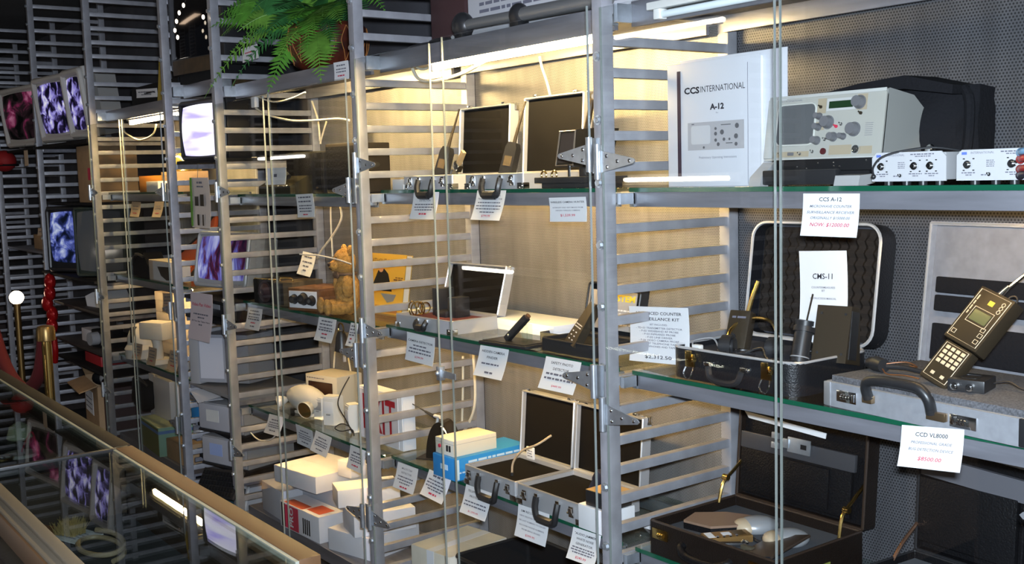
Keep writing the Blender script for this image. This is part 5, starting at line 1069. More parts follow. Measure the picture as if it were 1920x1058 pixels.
wall_shelf('shelf under the tilted silver monitor', NX0, NX1, 1.075)
t = crt('tilted silver monitor showing a blue violet picture', 'monitor', -2.800, .080, 1.114, .42, .20, .262, R(12), mat('silver_grey_plastic', (.36, .37, .38), .4, .2), screen_mat('blue_violet_picture', [(.01, .01, .03), (.10, .02, .06), (.16, .16, .62), (.62, .66, 1.0)], 7, .62, (2.2, 1, .9), 4, (.36, .44, .52, .66)), tilt=-10, chin=.035, name='monitor')
price_tag('paper sign reading Video Pan Video hung under the tilted silver monitor', (357, 547), (398, 553), (352, 634), -.010, [('t', 'Video Pan Video', .10, .25, 'r', 0, .86), G(.7, .03, .45, 'd'), G(.3, .03, .52, 'd'), ('t', 'All You See Taken Here', .05, .60, 'k', 0, .82), G(.15, .03, .67, 'd')], name='paper_sign', cat='sign', group=None, m=mat('pinkish_paper', (.55, .48, .50), .7), ymin=-.04)
t = thing('video_recorder', 'black video recorder below the tilted silver monitor', 'video recorder', (-2.74, .05, .985), 0); part('chassis', t, BLACKM, lambda b: b.box(-.20, .20, 0, .28, 0, .070, .003)); part('fascia', t, BLACKP, lambda b: b.box(-.198, .198, -.006, 0, .004, .067, .001)); part('tape_door', t, GREYP, lambda b: b.box(-.15, .02, -.008, -.006, .038, .060, .001))
wall_shelf('black shelf under the video recorder', NX0, NX1, .985)
t = thing('monitor_cabinet', 'grey wedge backed picture tube monitor seen from its side', 'monitor', (-2.79, .04, .665), R(24))
part('front_frame', t, GREYP, lambda b: b.box(-.17, -.11, .0, .26, 0, .25, .006)); part('tapered_back', t, mat('mid_grey_plastic', (.26, .27, .30), .5), lambda b: b.prism([(-.11, .0), (-.11, .26), (.15, .21), (.15, .05)], .012, .235)); part('side_vent', t, mat('pale_grey_plastic', (.46, .47, .52), .5), lambda b: b.prism([(-.10, -.002), (.02, .024), (.02, .03), (-.10, .004)], .03, .22)); part('screen', t, mat('screen_glass', (.10, .105, .11), .12), lambda b: b.box(-.172, -.168, .02, .24, .03, .23, .002))
wall_shelf('grey board under the wedge backed monitor', NX0, NX1, .660, m=mat('grey_board', (.22, .21, .20), .6))
t = thing('paper_sheet', 'loose white sheet sticking out under the wedge backed monitor', 'paper', (-2.90, -.03, .618), R(-8)); part('sheet', t, PAPER, lambda b: b._add([(-.10, 0, .0), (.16, -.02, -.010), (.14, .10, .006), (-.02, .12, .022)], [(0, 1, 2, 3)])); part('backing', t, WHITE, lambda b: b.box(-.02, .13, .02, .10, -.012, -.011))
for i, (x, z, lb) in enumerate(((-2.72, .455, 'upper of two grey computer drives, under the loose white sheet'), (-2.70, .300, 'lower grey computer drive with pale blue label'))):
    t = thing('computer_drive', lb, 'computer', (x, .03, z), R(16)); part('case', t, GREYP, lambda b: b.box(-.17, .15, 0, .27, .008, .135, .004)); part('dark_base', t, BLACKP, lambda b: b.box(-.175, .155, -.006, .27, 0, .008)); part('fascia', t, mat('pale_drive_front', (.40, .40, .43), .5), lambda b: b.box(-.165, .145, -.008, 0, .014, .130, .003)); part('label', t, mat('pale_blue_label', (.30, .38, .62), .6) if i else GREYL, lambda b: b.box(-.11, -.02, -.0095, -.008, .05, .105))
    wall_shelf('thin shelf under the %s computer drive' % ('upper', 'lower')[i], NX0, NX1, z, y0=.03)
t = thing('keyboard', 'black keyboard wedged upright in front of the lower computer drive', 'keyboard', (-2.60, -.035, .262), R(14)); t.rotation_euler = (R(58), R(-6), R(10)); part('base', t, BLACKP, lambda b: b.box(-.17, .15, -.07, .06, 0, .016, .004)); part('keys', t, BLACKM, lambda b: [b.box(-.155+i*.0245, -.135+i*.0245, -.06+k*.022, -.042+k*.022, .016, .022, .001) for i in range(12) for k in range(5)])
t = thing('framed_print', 'white framed small print leaning at the foot of the computer drives', 'frame', (-2.62, .0, .055), R(10)); t.rotation_euler = (R(-14), 0, R(10)); part('frame', t, WHITE, lambda b: [b.box(x0, x1, -.004, .006, z0, z1) for x0, x1, z0, z1 in ((-.09, -.078, 0, .19), (.078, .09, 0, .19), (-.09, .09, .178, .19), (-.09, .09, 0, .012))]); part('print', t, mat('teal_dark_print', (.02, .06, .08), .5), lambda b: b.box(-.078, .078, .0, .004, .012, .178))
carton('grey_carton', 'grey carton standing on the floor under the computer drives', (-2.80, .05, .0), .30, .28, .20, mat('grey_carton_card', (.50, .50, .54), .6))
# ================================================================== dome camera bay
DX0, DX1 = -3.5*BAY, -2.5*BAY-POST
ORANGE = mat('orange_card', (.62, .24, .03), .6)
carton('orange_carton', 'orange carton on the upper shelf of the dome camera bay', (-3.86, .14, S1), .36, .16, .085, ORANGE)
carton('tan_carton', 'tan carton with red mark next to the orange carton', (-3.50, .12, S1), .24, .16, .10, CARDB)
t = thing('dome_cover', 'olive dark dome on the tan carton behind the ladder', 'dome', (-3.48, .20, S1+.10), 0); part('dome', t, mat('olive_gloss', (.10, .09, .02), .25), lambda b: b.lathe([(.075, 0), (.078, .03), (.062, .07), (.03, .092), (.003, .098)], 22)); part('rim', t, BRASS, lambda b: b.torus((0, 0, .004), .077, .005, 'z', 22, 6))
t = thing('laptop', 'dark grey slanted case behind the orange carton', 'case', (-3.80, .32, S1), 0); t.rotation_euler = (R(-12), 0, 0); part('shell', t, GREYP, lambda b: b.box(-.19, .17, -.03, .0, 0, .22, .006)); part('panel', t, mat('slate_panel', (.09, .09, .10), .4), lambda b: b.box(-.16, .14, -.033, -.03, .03, .19))
carton('white_carton', 'small white carton in front of the orange one', (-3.62, .07, S1), .18, .05, .055, WC)
for i, (a, c, d, lb) in enumerate((((247, 378), (264, 379), (243, 406), 'tan tag at left of the upper rail in the dome camera bay'), ((290, 378), (307, 378), (284, 407), 'tan tag at right of the upper rail in the dome camera bay'))):
    price_tag(lb, a, c, d, .030, [G(.6, .07, .3, 'd'), G(.7, .06, .5), G(.4, .07, .75, 'r')], m=mat('tan_tag_card', (.52, .40, .28), .7), seed=30+i)
t = thing('red_board', 'red orange board leaning in the middle shelf of the dome camera bay', 'board', (-3.72, .27, S2), 0); t.rotation_euler = (R(-10), 0, 0); part('board', t, mat('red_orange_vinyl', (.42, .07, .015), .45), lambda b: b.prism([(-.40, .02), (.10, .22), (.28, .34), (.28, .20), (-.05, 0)], 0, .02, 'y')); part('edge', t, BLACKP, lambda b: b.tube([(-.40, -.002, .02), (.10, -.002, .22), (.28, -.002, .34)], .006, 6, 0))
carton('display_carton', 'white and tan carton with dark bowl shaped picture on the middle shelf', (-3.52, .05, S2), .33, .10, .105, mat('tan_white_card', (.62, .52, .44), .6)); dc = [o for o in bpy.data.objects if o.name == 'display_carton'][0]
part('white_panel', dc, PAPER, lambda b: b.box(-.10, .163, -.001, 0, .004, .100)); part('bowl_picture', dc, BROWNDEV, lambda b: b.prism([(-.03, .075), (.16, .080), (.16, .015), (.10, .01), (.02, .03)], -.002, -.0009, 'y'))
t = thing('tool_bag', 'black slumped bag on the middle shelf left of the bowl carton', 'bag', (-3.95, .08, S2), 0); part('body', t, FABRIC, lambda b: b.prism([(-.22, 0), (.14, 0), (.16, .06), (.08, .13), (-.05, .10), (-.20, .04)], 0, .10, 'y')); part('strap', t, BLACKP, lambda b: b.tube([(-.1, -.006, .06), (.0, -.012, .12), (.1, -.006, .11)], .008, 6, 4))
for i, (z, w, x) in enumerate(((S3, .78, -3.80), (S3+.115, .76, -3.79), (S3+.23, .72, -3.82))):
    carton('white_recorder_carton', ('lowest', 'middle', 'topmost')[i] + ' of the long white cartons behind the dome cameras', (x, .235, z), w, .14, .112, mat('cream_white_card', (.70, .62, .53), .6), lid=.04)
t = thing('dome_camera', 'white dome camera on round base, lower shelf of the far lit case', 'camera', (-4.02, .10, S3+.03), R(30)); part('base', t, CRW, lambda b: (b.cyl((0, 0, -.03), (0, 0, .02), .095, n=26), b.cyl((0, 0, .02), (0, 0, .045), .10, .085, n=26))); part('dome', t, CRW, lambda b: b.lathe([(.082, .045), (.080, .09), (.060, .135), (.03, .155), (.002, .160)], 24)); part('window', t, BLACKP, lambda b: b.prism([(-.012, .06), (.012, .06), (.009, .145), (-.009, .145)], -.084, -.05, 'y'))
t = thing('bracket_camera', 'white bullet camera on wall bracket in front of the dome camera', 'camera', (-3.74, .09, S3), R(24)); part('foot', t, CRW, lambda b: b.cyl((0, 0, 0), (0, 0, .025), .065, n=22)); part('stem', t, CRW, lambda b: b.tube([(0, 0, .02), (.0, 0, .09), (-.01, 0, .13)], .026, 12, 4)); part('housing', t, CRW, lambda b: b.box(-.085, .09, -.05, .05, .13, .225, .012)); part('lens', t, BLACKP, lambda b: b.cyl((-.088, 0, .178), (-.083, 0, .178), .03, n=18))
t = thing('gadget_pile', 'small dark camera lying right of the white bullet camera', 'camera', (-3.45, .10, S3), R(10)); part('body', t, GREYP, lambda b: b.box(-.06, .05, 0, .08, 0, .06, .008)); part('lens', t, BLACKP, lambda b: b.cyl((.0, -.05, .035), (.0, 0, .035), .028, n=18))
for i, (a, c, d, lb) in enumerate((((251, 643), (267, 646), (247, 672), 'leftmost hanging tag below the dome camera'), ((279, 650), (294, 654), (275, 683), 'middle hanging tag below the bullet camera'), ((319, 656), (337, 662), (312, 692), 'hanging tag next to the blue grey ladder, below the small dark camera'), ((305, 550), (323, 550), (304, 585), 'dim tag hung high by the blue grey ladder'))):
    price_tag(lb, a, c, d, .020, [G(.6, .06, .2, 'd'), G(.7, .05, .4), G(.7, .05, .55), G(.4, .06, .75, 'r')], m=mat('tan_tag_card', (.52, .40, .28), .7), seed=34+i)
# bottom of that bay
t = thing('green_carton', 'mint green carton with blue band and round emblem standing behind the counter', 'box', (-3.72, .01, BASEZ), R(-4))
part('body', t, mat('mint_green_card', (.20, .36, .26), .6), lambda b: b.box(-.185, .185, 0, .30, 0, .150, .002)); part('olive_front', t, mat('olive_card', (.13, .15, .05), .65), lambda b: b.box(-.184, .183, -.001, 0, .002, .148)); part('flap', t, mat('pale_green_card', (.42, .46, .30), .65), lambda b: (b.box(-.184, .184, .002, .148, .150, .152), b.box(-.184, .184, .152, .298, .150, .1515)))
part('blue_band', t, mat('band_blue', (.10, .20, .42), .6), lambda b: (b.box(.185, .1862, .0, .30, .118, .134), b.box(-.184, .184, -.002, -.001, .118, .134)))
em = part('emblem', t, PAPER, lambda b: b.cyl((.185, .17, .062), (.1865, .17, .062), .036, n=26)); part('emblem_ring', em, INK, lambda b: (b.torus((.1868, .17, .062), .036, .0035, 'x', 26, 6), b.prism([(.145, .05), (.195, .05), (.190, .07), (.170, .082), (.150, .068)], .1866, .1872, 'x')))
carton('tall_white_carton', 'tall white carton standing on the mint green carton', (-3.76, .10, BASEZ+.152), .26, .13, .215, mat('tall_white_card', (.60, .57, .57), .6))
t = carton('marked_carton', 'white carton marked TO PO behind the mint green carton', (-4.06, .18, BASEZ), .30, .18, .33, WC); part('lettering', t, INK, lambda b: lettering(b, 'TO PO', .06, UPRIGHT(0, -.0008, .20), width=.17, bold=.001))
t = thing('black_satchel', 'black satchel between the TO PO carton and the tall white carton', 'bag', (-3.97, .08, BASEZ+.16), R(20)); part('body', t, BLACKM, lambda b: b.ball((0, .0, .09), (.09, .06, .09), 16, 10)); part('strap', t, BLACKP, lambda b: b.tube([(-.06, -.03, .13), (-.01, -.05, .20), (.06, -.03, .15)], .010, 6, 4))
carton('cardboard_box', 'brown cardboard box peeking out below the mint green carton', (-3.40, .03, BASEZ), .24, .28, .10, CARDB)
for i, (x, z, m, lb) in enumerate(((-3.16, .56, BLUE, 'upper small bright blue carton seen through the blue grey ladder'), (-3.16, .44, BLUE, 'lower small bright blue carton seen through the blue grey ladder'), (-3.15, .36, WHITE, 'small white carton below the two bright blue ones'))):
    carton('small_carton', lb, (x, .06, z-.0), .10, .10, .085 if i < 2 else .06, m)
t = thing('step_shelf', 'dull metal step shelf holding the small blue and white cartons', 'shelf', (0, 0, 0)); part('board', t, STEEL_D, lambda b: [b.box(-3.25, -3.10, .04, .30, z-.012, z) for z in (.56, .44, .36)]); part('upright', t, STEEL_D, lambda b: (b.box(-3.26, -3.25, .26, .30, BASEZ, .60), b.box(-3.10, -3.09, .26, .30, BASEZ, .60)))

# ================================================================== picture tube bays (far left)
PX0, PX1 = -4.5*BAY, -3.5*BAY-POST
WHT = mat('white_television_shell', (.52, .50, .47), .45)
PIC = screen_mat('violet_street_picture', [(.005, .005, .012), (.03, .02, .08), (.30, .26, .75), (.95, .95, 1.0)], 13, .75, (1, 1, 1), 6, (.42, .50, .56, .68))
wall_shelf('shelf carrying the pair of white picture tube televisions', PX0, PX1, 1.855, y0=-.05)
crt('white television with violet picture, left of the pair high on the wall', 'television', -5.03, .0, 1.872, .52, .34, .40, R(8), WHT, PIC, tilt=7, bez=.045, chin=.05)
crt('white television with pale blue picture, right of the pair with white flank', 'television', -4.57, .01, 1.872, .34, .09, .40, R(4), WHT, PIC, tilt=7, bez=.05, chin=.05)
wall_shelf('shelf carrying the white television with pink picture', -5.5*BAY, PX0-POST, 1.855, y0=-.05)
crt('white television with dim pink picture at the far left', 'television', -5.88, .0, 1.872, .66, .34, .40, R(8), WHT, screen_mat('pink_shop_picture', [(.004, .004, .004), (.03, .015, .02), (.25, .03, .10), (.75, .28, .45)], 5, .45, (1, 1, 1.6), 5, (.42, .52, .60, .70)), tilt=7, bez=.04, chin=.05)
wall_shelf('shelf carrying the black side facing television', PX0, PX1, 1.060, y0=-.06)
crt('black television with blue picture, side facing, on the shelf below the white pair', 'television', -5.06, .03, 1.064, .40, .36, .41, R(30), BLACKP, screen_mat('blue_crowd_picture', [(.005, .008, .02), (.02, .03, .12), (.12, .16, .55), (.75, .85, 1.0)], 12, .7, (1, 1, 1), 5, (.40, .48, .56, .70)), bez=.03, chin=.06)
crt('dark television with pale curved screen edge beside the black side facing one', 'television', -4.56, .06, 1.064, .34, .30, .41, R(40), mat('green_black_shell', (.02, .03, .025), .5), mat('screen_glass', (.10, .105, .11), .12), bez=.02, chin=.03)
t = carton('tall_cardboard_box', 'tall tan cardboard box with red print under the white television pair', (-4.64, .02, 1.50), .30, .26, .33, CARDB); part('red_print', t, REDINK, lambda b: b.box(.06, .13, -.001, 0, .13, .20))
wall_shelf('shelf under the tall tan cardboard box', PX0, PX1, 1.498)
t = thing('price_strip', 'small tan card hanging under the pink picture television', 'card', tuple(at_y(48, 282, -.08)), 0); part('card', t, mat('tan_tag_card', (.52, .40, .28), .7), lambda b: b.box(-.05, .05, 0, .001, -.10, 0)); part('string', t, BLACKP, lambda b: b.cyl((0, 0, 0), (0, 0, .04), .001, n=6))
# clutter below
for z in (.62, .86): wall_shelf('dark sagging shelf of clutter behind the rope, %s' % ('lower' if z < .7 else 'upper'), PX0, PX1, z, m=mat('dark_brown_board', (.035, .028, .025), .6))
t = thing('bubble_parcel', 'crumpled white parcel on the upper dark clutter shelf', 'parcel', (-4.78, .08, .86), R(8)); part('parcel', t, PAPER, lambda b: b.prism([(-.15, 0), (.14, 0), (.16, .05), (.10, .11), (-.06, .09), (-.17, .06)], 0, .14, 'y')); part('tape', t, CREAM, lambda b: b.box(-.02, .02, -.002, .14, .0, .095))
t = thing('black_camera', 'black camera with bright lens and white panel on the lower dark clutter shelf', 'camera', (-4.72, .06, .62), R(10)); part('body', t, BLACKM, lambda b: b.box(-.10, .08, 0, .12, 0, .11, .008)); part('lens', t, GREYP, lambda b: b.cyl((-.02, -.05, .06), (-.02, 0, .06), .04, n=18)); part('white_panel', t, WHITE, lambda b: b.box(.03, .075, -.003, 0, .02, .09))
carton('white_carton', 'white slim carton left of the black camera', (-5.05, .08, .62), .24, .10, .08, WC)
carton('red_carton', 'flat red carton under the lower dark clutter shelf', (-4.88, .06, .505), .34, .16, .06, mat('red_card', (.42, .02, .025), .5)); wall_shelf('dark shelf under the flat red carton', PX0, PX1, .503, m=BLACKM)
t = thing('open_cardboard_box', 'open cardboard box with white label standing behind the stanchion', 'box', (-4.75, .0, .12), R(-6)); part('box', t, CARDB, lambda b: tray_shell(b, .46, .32, .30, .006, .004)); part('flap', t, CARDB, lambda b: (b.prism([(-.23, .30), (-.36, .34), (-.36, .345), (-.23, .306)], .01, .31, 'y'), b.prism([(0, .30), (-.10, .27), (-.10, .276), (0, .306)], -.22, .22, 'x'))); part('label', t, PAPER, lambda b: b.box(-.20, .06, -.0015, 0, .10, .24)); part('small_print', t, INKG, lambda b: [greek(b, UPRIGHT(0, -.002, 0), -.18, .02, .13+i*.03, .008, random.Random(i)) for i in range(3)])
t = thing('wrapped_packet', 'dark packets heaped in the open cardboard box', 'packet', (-4.75, .06, .36), 0); part('packets', t, BLACKM, lambda b: [b.ball((-.15+i*.10, .07+.03*(i % 2), .05), (.075, .08, .05), 12, 8) for i in range(4)]); part('wrap', t, GREYP, lambda b: b.ball((.02, .03, .07), (.05, .04, .04), 12, 8))
carton('dark_carton', 'dark maroon carton on the floor right of the open cardboard box', (-4.40, .0, .0), .18, .30, .44, mat('maroon_card', (.05, .02, .022), .6))
wall_shelf('floor pallet under the open cardboard box', PX0, -4.5, .118, m=BLACKM)
carton('cardboard_box', 'brown cardboard box on a high rung shelf at the far left', (-5.95, .05, 1.17), .34, .22, .10, CARDB); wall_shelf('steel shelf under the high brown cardboard box', -5.5*BAY, PX0-POST, 1.168, m=STEEL_D); price_tag('small tan tag beside the high brown cardboard box', (71, 428), (84, 427), (70, 442), .03, [G(.6, .1, .5, 'd')], m=mat('tan_tag_card', (.52, .40, .28), .7), seed=40)
# rope barrier
SX, SY = -3.36, -.555
t = thing('rope_stanchion', 'brass stanchion post behind the far counter', 'stanchion', (SX, SY, 0)); part('base', t, BRASS, lambda b: b.lathe([(.16, 0), (.16, .012), (.10, .03), (.03, .05), (.024, .06)], 28)); part('pole', t, BRASS, lambda b: b.cyl((0, 0, .05), (0, 0, .93), .022, n=20)); part('collar', t, mat('aged_brass', (.25, .16, .06), .35, .9), lambda b: b.lathe([(.024, .88), (.042, .885), (.042, .935), (.036, .95), (.02, .955)], 22))
VELVET = mat('red_velvet', (.10, .004, .007), .85, bump=.4, bscale=300)
t = thing('velvet_rope', 'deep red velvet rope sagging from the brass stanchion', 'rope', (0, 0, 0)); part('rope', t, VELVET, lambda b: b.tube([(SX-.03, SY, .90), (SX-.16, SY, .72), (SX-.40, SY, .60), (SX-.66, SY, .58), (SX-.95, SY, .66), (SX-1.22, SY, .86)], .032, 12, 6)); part('end_hook', t, BRASS, lambda b: b.cyl((SX-.04, SY, .88), (SX-.02, SY, .91), .02, n=12))
t = thing('globe_lamp', 'lit round bulb on a slim brass pole at the far left', 'lamp', (-5.60, -.20, 0)); part('pole', t, mat('aged_brass', (.25, .16, .06), .35, .9), lambda b: (b.cyl((0, 0, .02), (0, 0, .845), .020, n=14), b.cyl((0, 0, 0), (0, 0, .02), .11, n=22))); part('bulb', t, emitter('bulb_glow', (1.0, .78, .55), 9), lambda b: b.ball((0, 0, .885), .045, 18, 12))
t = thing('red_ribbon', 'shiny red ribbon bunch hung on the ladder behind the stanchion', 'ribbon', tuple(at_y(97, 575, -.06)), 0); part('bow', t, mat('red_foil', (.40, .008, .01), .22, .3), lambda b: [b.ball((.02*math.sin(i*2.1), -.01*(i % 3), .16-.07*i), (.05, .035, .055), 12, 8) for i in range(6)]); part('tail', t, mat('red_foil', (.40, .008, .01), .22, .3), lambda b: b.tube([(0, 0, -.2), (.02, 0, -.28), (-.01, 0, -.36)], .018, 8, 4))
t = thing('baseball_hat', 'red baseball hat hooked on the far left ladder', 'cap', tuple(at_y(8, 302, -.06)), 0); part('crown', t, mat('red_cloth', (.32, .01, .012), .7), lambda b: b.ball((0, 0, 0), (.10, .08, .075), 18, 12)); part('peak', t, mat('red_cloth', (.32, .01, .012), .7), lambda b: b.prism(rr(.16, .12, .05, 5, .03, -.08), -.03, -.022)); part('band', t, BLACKM, lambda b: b.torus((0, 0, -.03), .088, .008, 'z', 22, 6))

# ================================================================== on top of the bays
t = thing('boston_fern', 'green fern drooping from a red brown patterned pot above the teddy bear', 'plant', (-1.86, .20, TOPZ))
pot = part('pot', t, mat('red_brown_glaze', (.11, .022, .010), .3, noise=.6, nscale=16, col2=(.02, .008, .006)), lambda b: b.lathe([(.09, 0), (.13, .03), (.155, .10), (.15, .17), (.135, .185), (.125, .17), (.12, .15)], 30))
def potlines(b):
    for k in range(14):
        a = k*2*PI/14
        for s in (-1, 1): b.tube([(1.004*r*math.cos(a+s*.16*u), 1.004*r*math.sin(a+s*.16*u), z) for u, r, z in ((0, .134, .035), (.5, .149, .075), (1, .156, .11), (.5, .154, .145), (0, .150, .168))], .0016, 4, 2)
part('pot_pattern', pot, mat('gold_line', (.42, .17, .05), .4), potlines)
part('soil', t, mat('soil', (.02, .014, .01), .95), lambda b: b.cyl((0, 0, .145), (0, 0, .155), .118, n=22))
def frond(tip, rise, seed, width=.055):
    """an arching feather leaf from the pot to a tip, leaflets in two ranks"""
    rnd = random.Random(seed); b = MB(); base = Vector((rnd.uniform(-.05, .05), rnd.uniform(-.05, .05), .15)); tip = Vector(tip); n = 30
    mid = (base+tip)*.5+Vector((0, 0, rise)); pts = [(1-u)**2*base+2*u*(1-u)*mid+u*u*tip for u in [i/n for i in range(n+1)]]
    b.tube(pts, .0026, 5, 0, False, .3)
    for i in range(3, n+1):
        p = pts[i]; tg = (pts[min(i+1, n)]-pts[i-1]).normalized(); side = tg.cross(Vector((.40+rnd.uniform(-.1, .1), -.55, .60)))
        side = side.normalized() if side.length > .05 else Vector((0, 1, 0)); u = i/n
        L = width*(math.sin(PI*min(1, u*.92+.10))**.8)*rnd.uniform(.9, 1.1); wd = max(.006, L*.26)
        for s in (-1, 1):
            d = (side*s*.95+tg*.35+Vector((0, 0, -.12))).normalized(); e = p+d*L; q = tg*wd*.5
            b._add([p-q*.7, p+d*L*.45-q, e, p+d*L*.45+q, p+q*.7], [(0, 1, 2, 3, 4)])
    b.build('frond', FERN[seed % 3], t); return b
FERN = [mat('fern_green', (.10, .30, .035), .5, noise=.3, nscale=30), mat('fern_light_green', (.16, .36, .05), .5, noise=.3, nscale=30), mat('fern_deep_green', (.045, .19, .05), .5, noise=.3, nscale=30)]
L0 = Vector(t.location)
def tp(x, y, Y): return at_y(x, y, Y)-L0
FR = ((393, 52, -.10, .16, .115), (383, 185, -.12, .30, .062), (433, 165, -.06, .26, .060), (500, 180, -.03, .20, .085), (602, 157, .0, .16, .10), (470, 72, .0, .16, .10), (540, 45, -.04, .16, .10), (640, 45, .05, .16, .08), (690, 32, .16, .20, .07), (725, 25, .2, .24, .07),
      (400, 85, .05, .24, .075), (430, 15, .1, .22, .10), (480, -5, .1, .18, .11), (560, -15, .0, .20, .11), (620, -5, .06, .18, .10), (575, 95, -.02, .18, .075), (455, 105, .05, .22, .075), (515, 20, -.08, .14, .11), (410, 30, -.06, .18, .11), (445, 60, -.10, .16, .10), (500, 60, -.10, .14, .10), (560, 30, -.10, .12, .10), (605, 30, -.08, .12, .09), (650, 10, -.02, .16, .09), (420, 120, -.02, .26, .06), (520, 110, -.06, .16, .07), (470, 25, -.02, .2, .11), (535, 5, .1, .2, .11), (590, 60, -.06, .14, .08), (620, 80, .0, .16, .07))
for i, (x, y, Y, rise, w) in enumerate(FR): frond(tp(x, y, Y), rise, i, w)
price_tag('tag standing on the top rail right of the fern', (625, 118), (652, 113), (627, 152), .035, [G(.6, .07, .2, 'd'), G(.7, .06, .4), G(.7, .06, .55), G(.5, .07, .76, 'r')], seed=50)
price_tag('white card half hidden by the fern fronds', (452, 92), (482, 82), (455, 118), .05, [G(.6, .08, .4, 'r'), G(.5, .08, .6)], seed=51)
t = thing('dark_television', 'black television with dark screen on top of the narrow bay left of the fern', 'television', (-2.80, .03, TOPZ+.105), R(8)); part('housing', t, BLACKP, lambda b: (b.box(-.24, .24, 0, .16, 0, .46, .012), b.prism([(-.22, .16), (.22, .16), (.13, .34), (-.13, .34)], .02, .42))); part('screen', t, mat('black_mirror_screen', (.004, .004, .005), .06, spec=.9), lambda b: b.box(-.21, .21, -.006, .0, .05, .44, .004)); part('speaker_panel', t, mat('dark_brown_grille', (.05, .03, .014), .6, noise=.4, nscale=30), lambda b: b.box(-.21, .21, -.006, 0, -.02, .045, .002)); part('foot', t, BLACKM, lambda b: b.box(-.20, .20, .02, .30, -.06, 0, .004))
t = thing('added_screen_glints', 'added glowing dots standing in for lamps mirrored in the dark television screen', 'added reflection dots', (0, 0, 0)); LP = [(344, 10), (336, 24), (331, 40), (328, 57), (333, 70)]
part('wire', t, BLACKP, lambda b: b.tube([at_y(x, y, -.055) for x, y in [(352, -8)]+LP], .0012, 5, 3))  # added wire joining the made-up dots
for x, y in LP+[(381, 32)]: part('bulb', t, emitter('screen_glint_glow', (1.0, .85, .65), 6), lambda b: b.ball(at_y(x, y, -.055), (.007, .006, .010), 10, 8))  # glowing beads added in place of shop lamps reflected in the screen
t = thing('printed_carton', 'white printed carton lying on top of the silver case bay', 'box', (-.46, .20, TOPZ+.002), R(2)); part('body', t, mat('newsprint_white', (.50, .50, .53), .6), lambda b: b.box(-.42, .42, 0, .20, 0, .22, .002)); part('print', t, INKG, lambda b: [greek(b, UPRIGHT(0, -.0008, 0), -.36, .36, .05+i*.022, .010, random.Random(i)) for i in range(6)]); part('flap', t, WHITE, lambda b: b.box(-.419, .419, .001, .199, .22, .2215))
t = thing('tripod_pole', 'grey telescopic pole with black clamps lying along the top of the silver case bay', 'pole', (0, 0, 0)); P0_, P1_ = at_y(868, 48, .10), at_y(1112, 2, .10)
part('tube', t, mat('satin_grey_tube', (.24, .24, .24), .35, .5), lambda b: (b.cyl(P0_, P1_, .016, n=16), b.cyl(P0_.lerp(P1_, .5), P1_.lerp(P0_, -.1), .020, n=16)))
for u, r in ((0.0, .040), (.47, .034)): part('clamp', t, BLACKP, lambda b: (b.ball(P0_.lerp(P1_, u), (r, r*.8, r), 16, 10), b.box(*(lambda p: (p.x-.02, p.x+.02, p.y-.02, p.y+.02, TOPZ, p.z))(P0_.lerp(P1_, u)), .003)))
single('black_cable', 'black cable coiled on top of the silver case bay next to the ladder', 'cable', BLACKP, lambda b: b.tube([(-1.12+.05*math.cos(a*.8)+.016*a, .12+.05*math.sin(a*.8), TOPZ+.008+.004*math.sin(a)) for a in range(22)], .006, 6, 4))
carton('maroon_carton', 'dark maroon carton on top of the silver case bay behind the ladder', (-1.05, .22, TOPZ+.001), .20, .16, .20, mat('maroon_card', (.05, .02, .022), .6))
t = thing('black_cases', 'black low case lying on top of the dome camera bay', 'case', (-3.60, .12, TOPZ+.001), 0); part('case', t, BLACKM, lambda b: b.box(-.42, .30, 0, .26, 0, .11, .008)); part('handle', t, CHROME, lambda b: b.tube([(-.15, -.005, .05), (-.13, -.02, .06), (.0, -.02, .06), (.02, -.005, .05)], .006, 6, 3))
price_tag('white sign standing on the black low case above the dome cameras', (255, 168), (294, 165), (256, 184), .10, [G(.8, .12, .35, 'd'), G(.5, .12, .65, 'd')], name='shelf_sign', cat='sign', group=None, seed=52, ymin=.05)
t = thing('yellow_wedge', 'narrow yellow wedge beside the white sign above the dome cameras', 'wedge', tuple(at_y(300, 196, .10)), 0); part('wedge', t, mat('mustard_yellow', (.40, .28, .03), .5), lambda b: b.prism([(-.04, 0), (.03, .0), (.035, .17), (.02, .22), (.01, .17)], 0, .03, 'y')); part('edge', t, CREAM, lambda b: b.box(-.04, .03, -.001, 0, 0, .008))
single('lamp_cord', 'tan cord looping below the dome camera bay tube', 'cord', CORD, lambda b: b.tube([at_y(x, y, .085) for x, y in ((226, 238), (236, 250), (258, 262), (276, 259), (288, 250), (293, 234))], .0045, 6, 5))

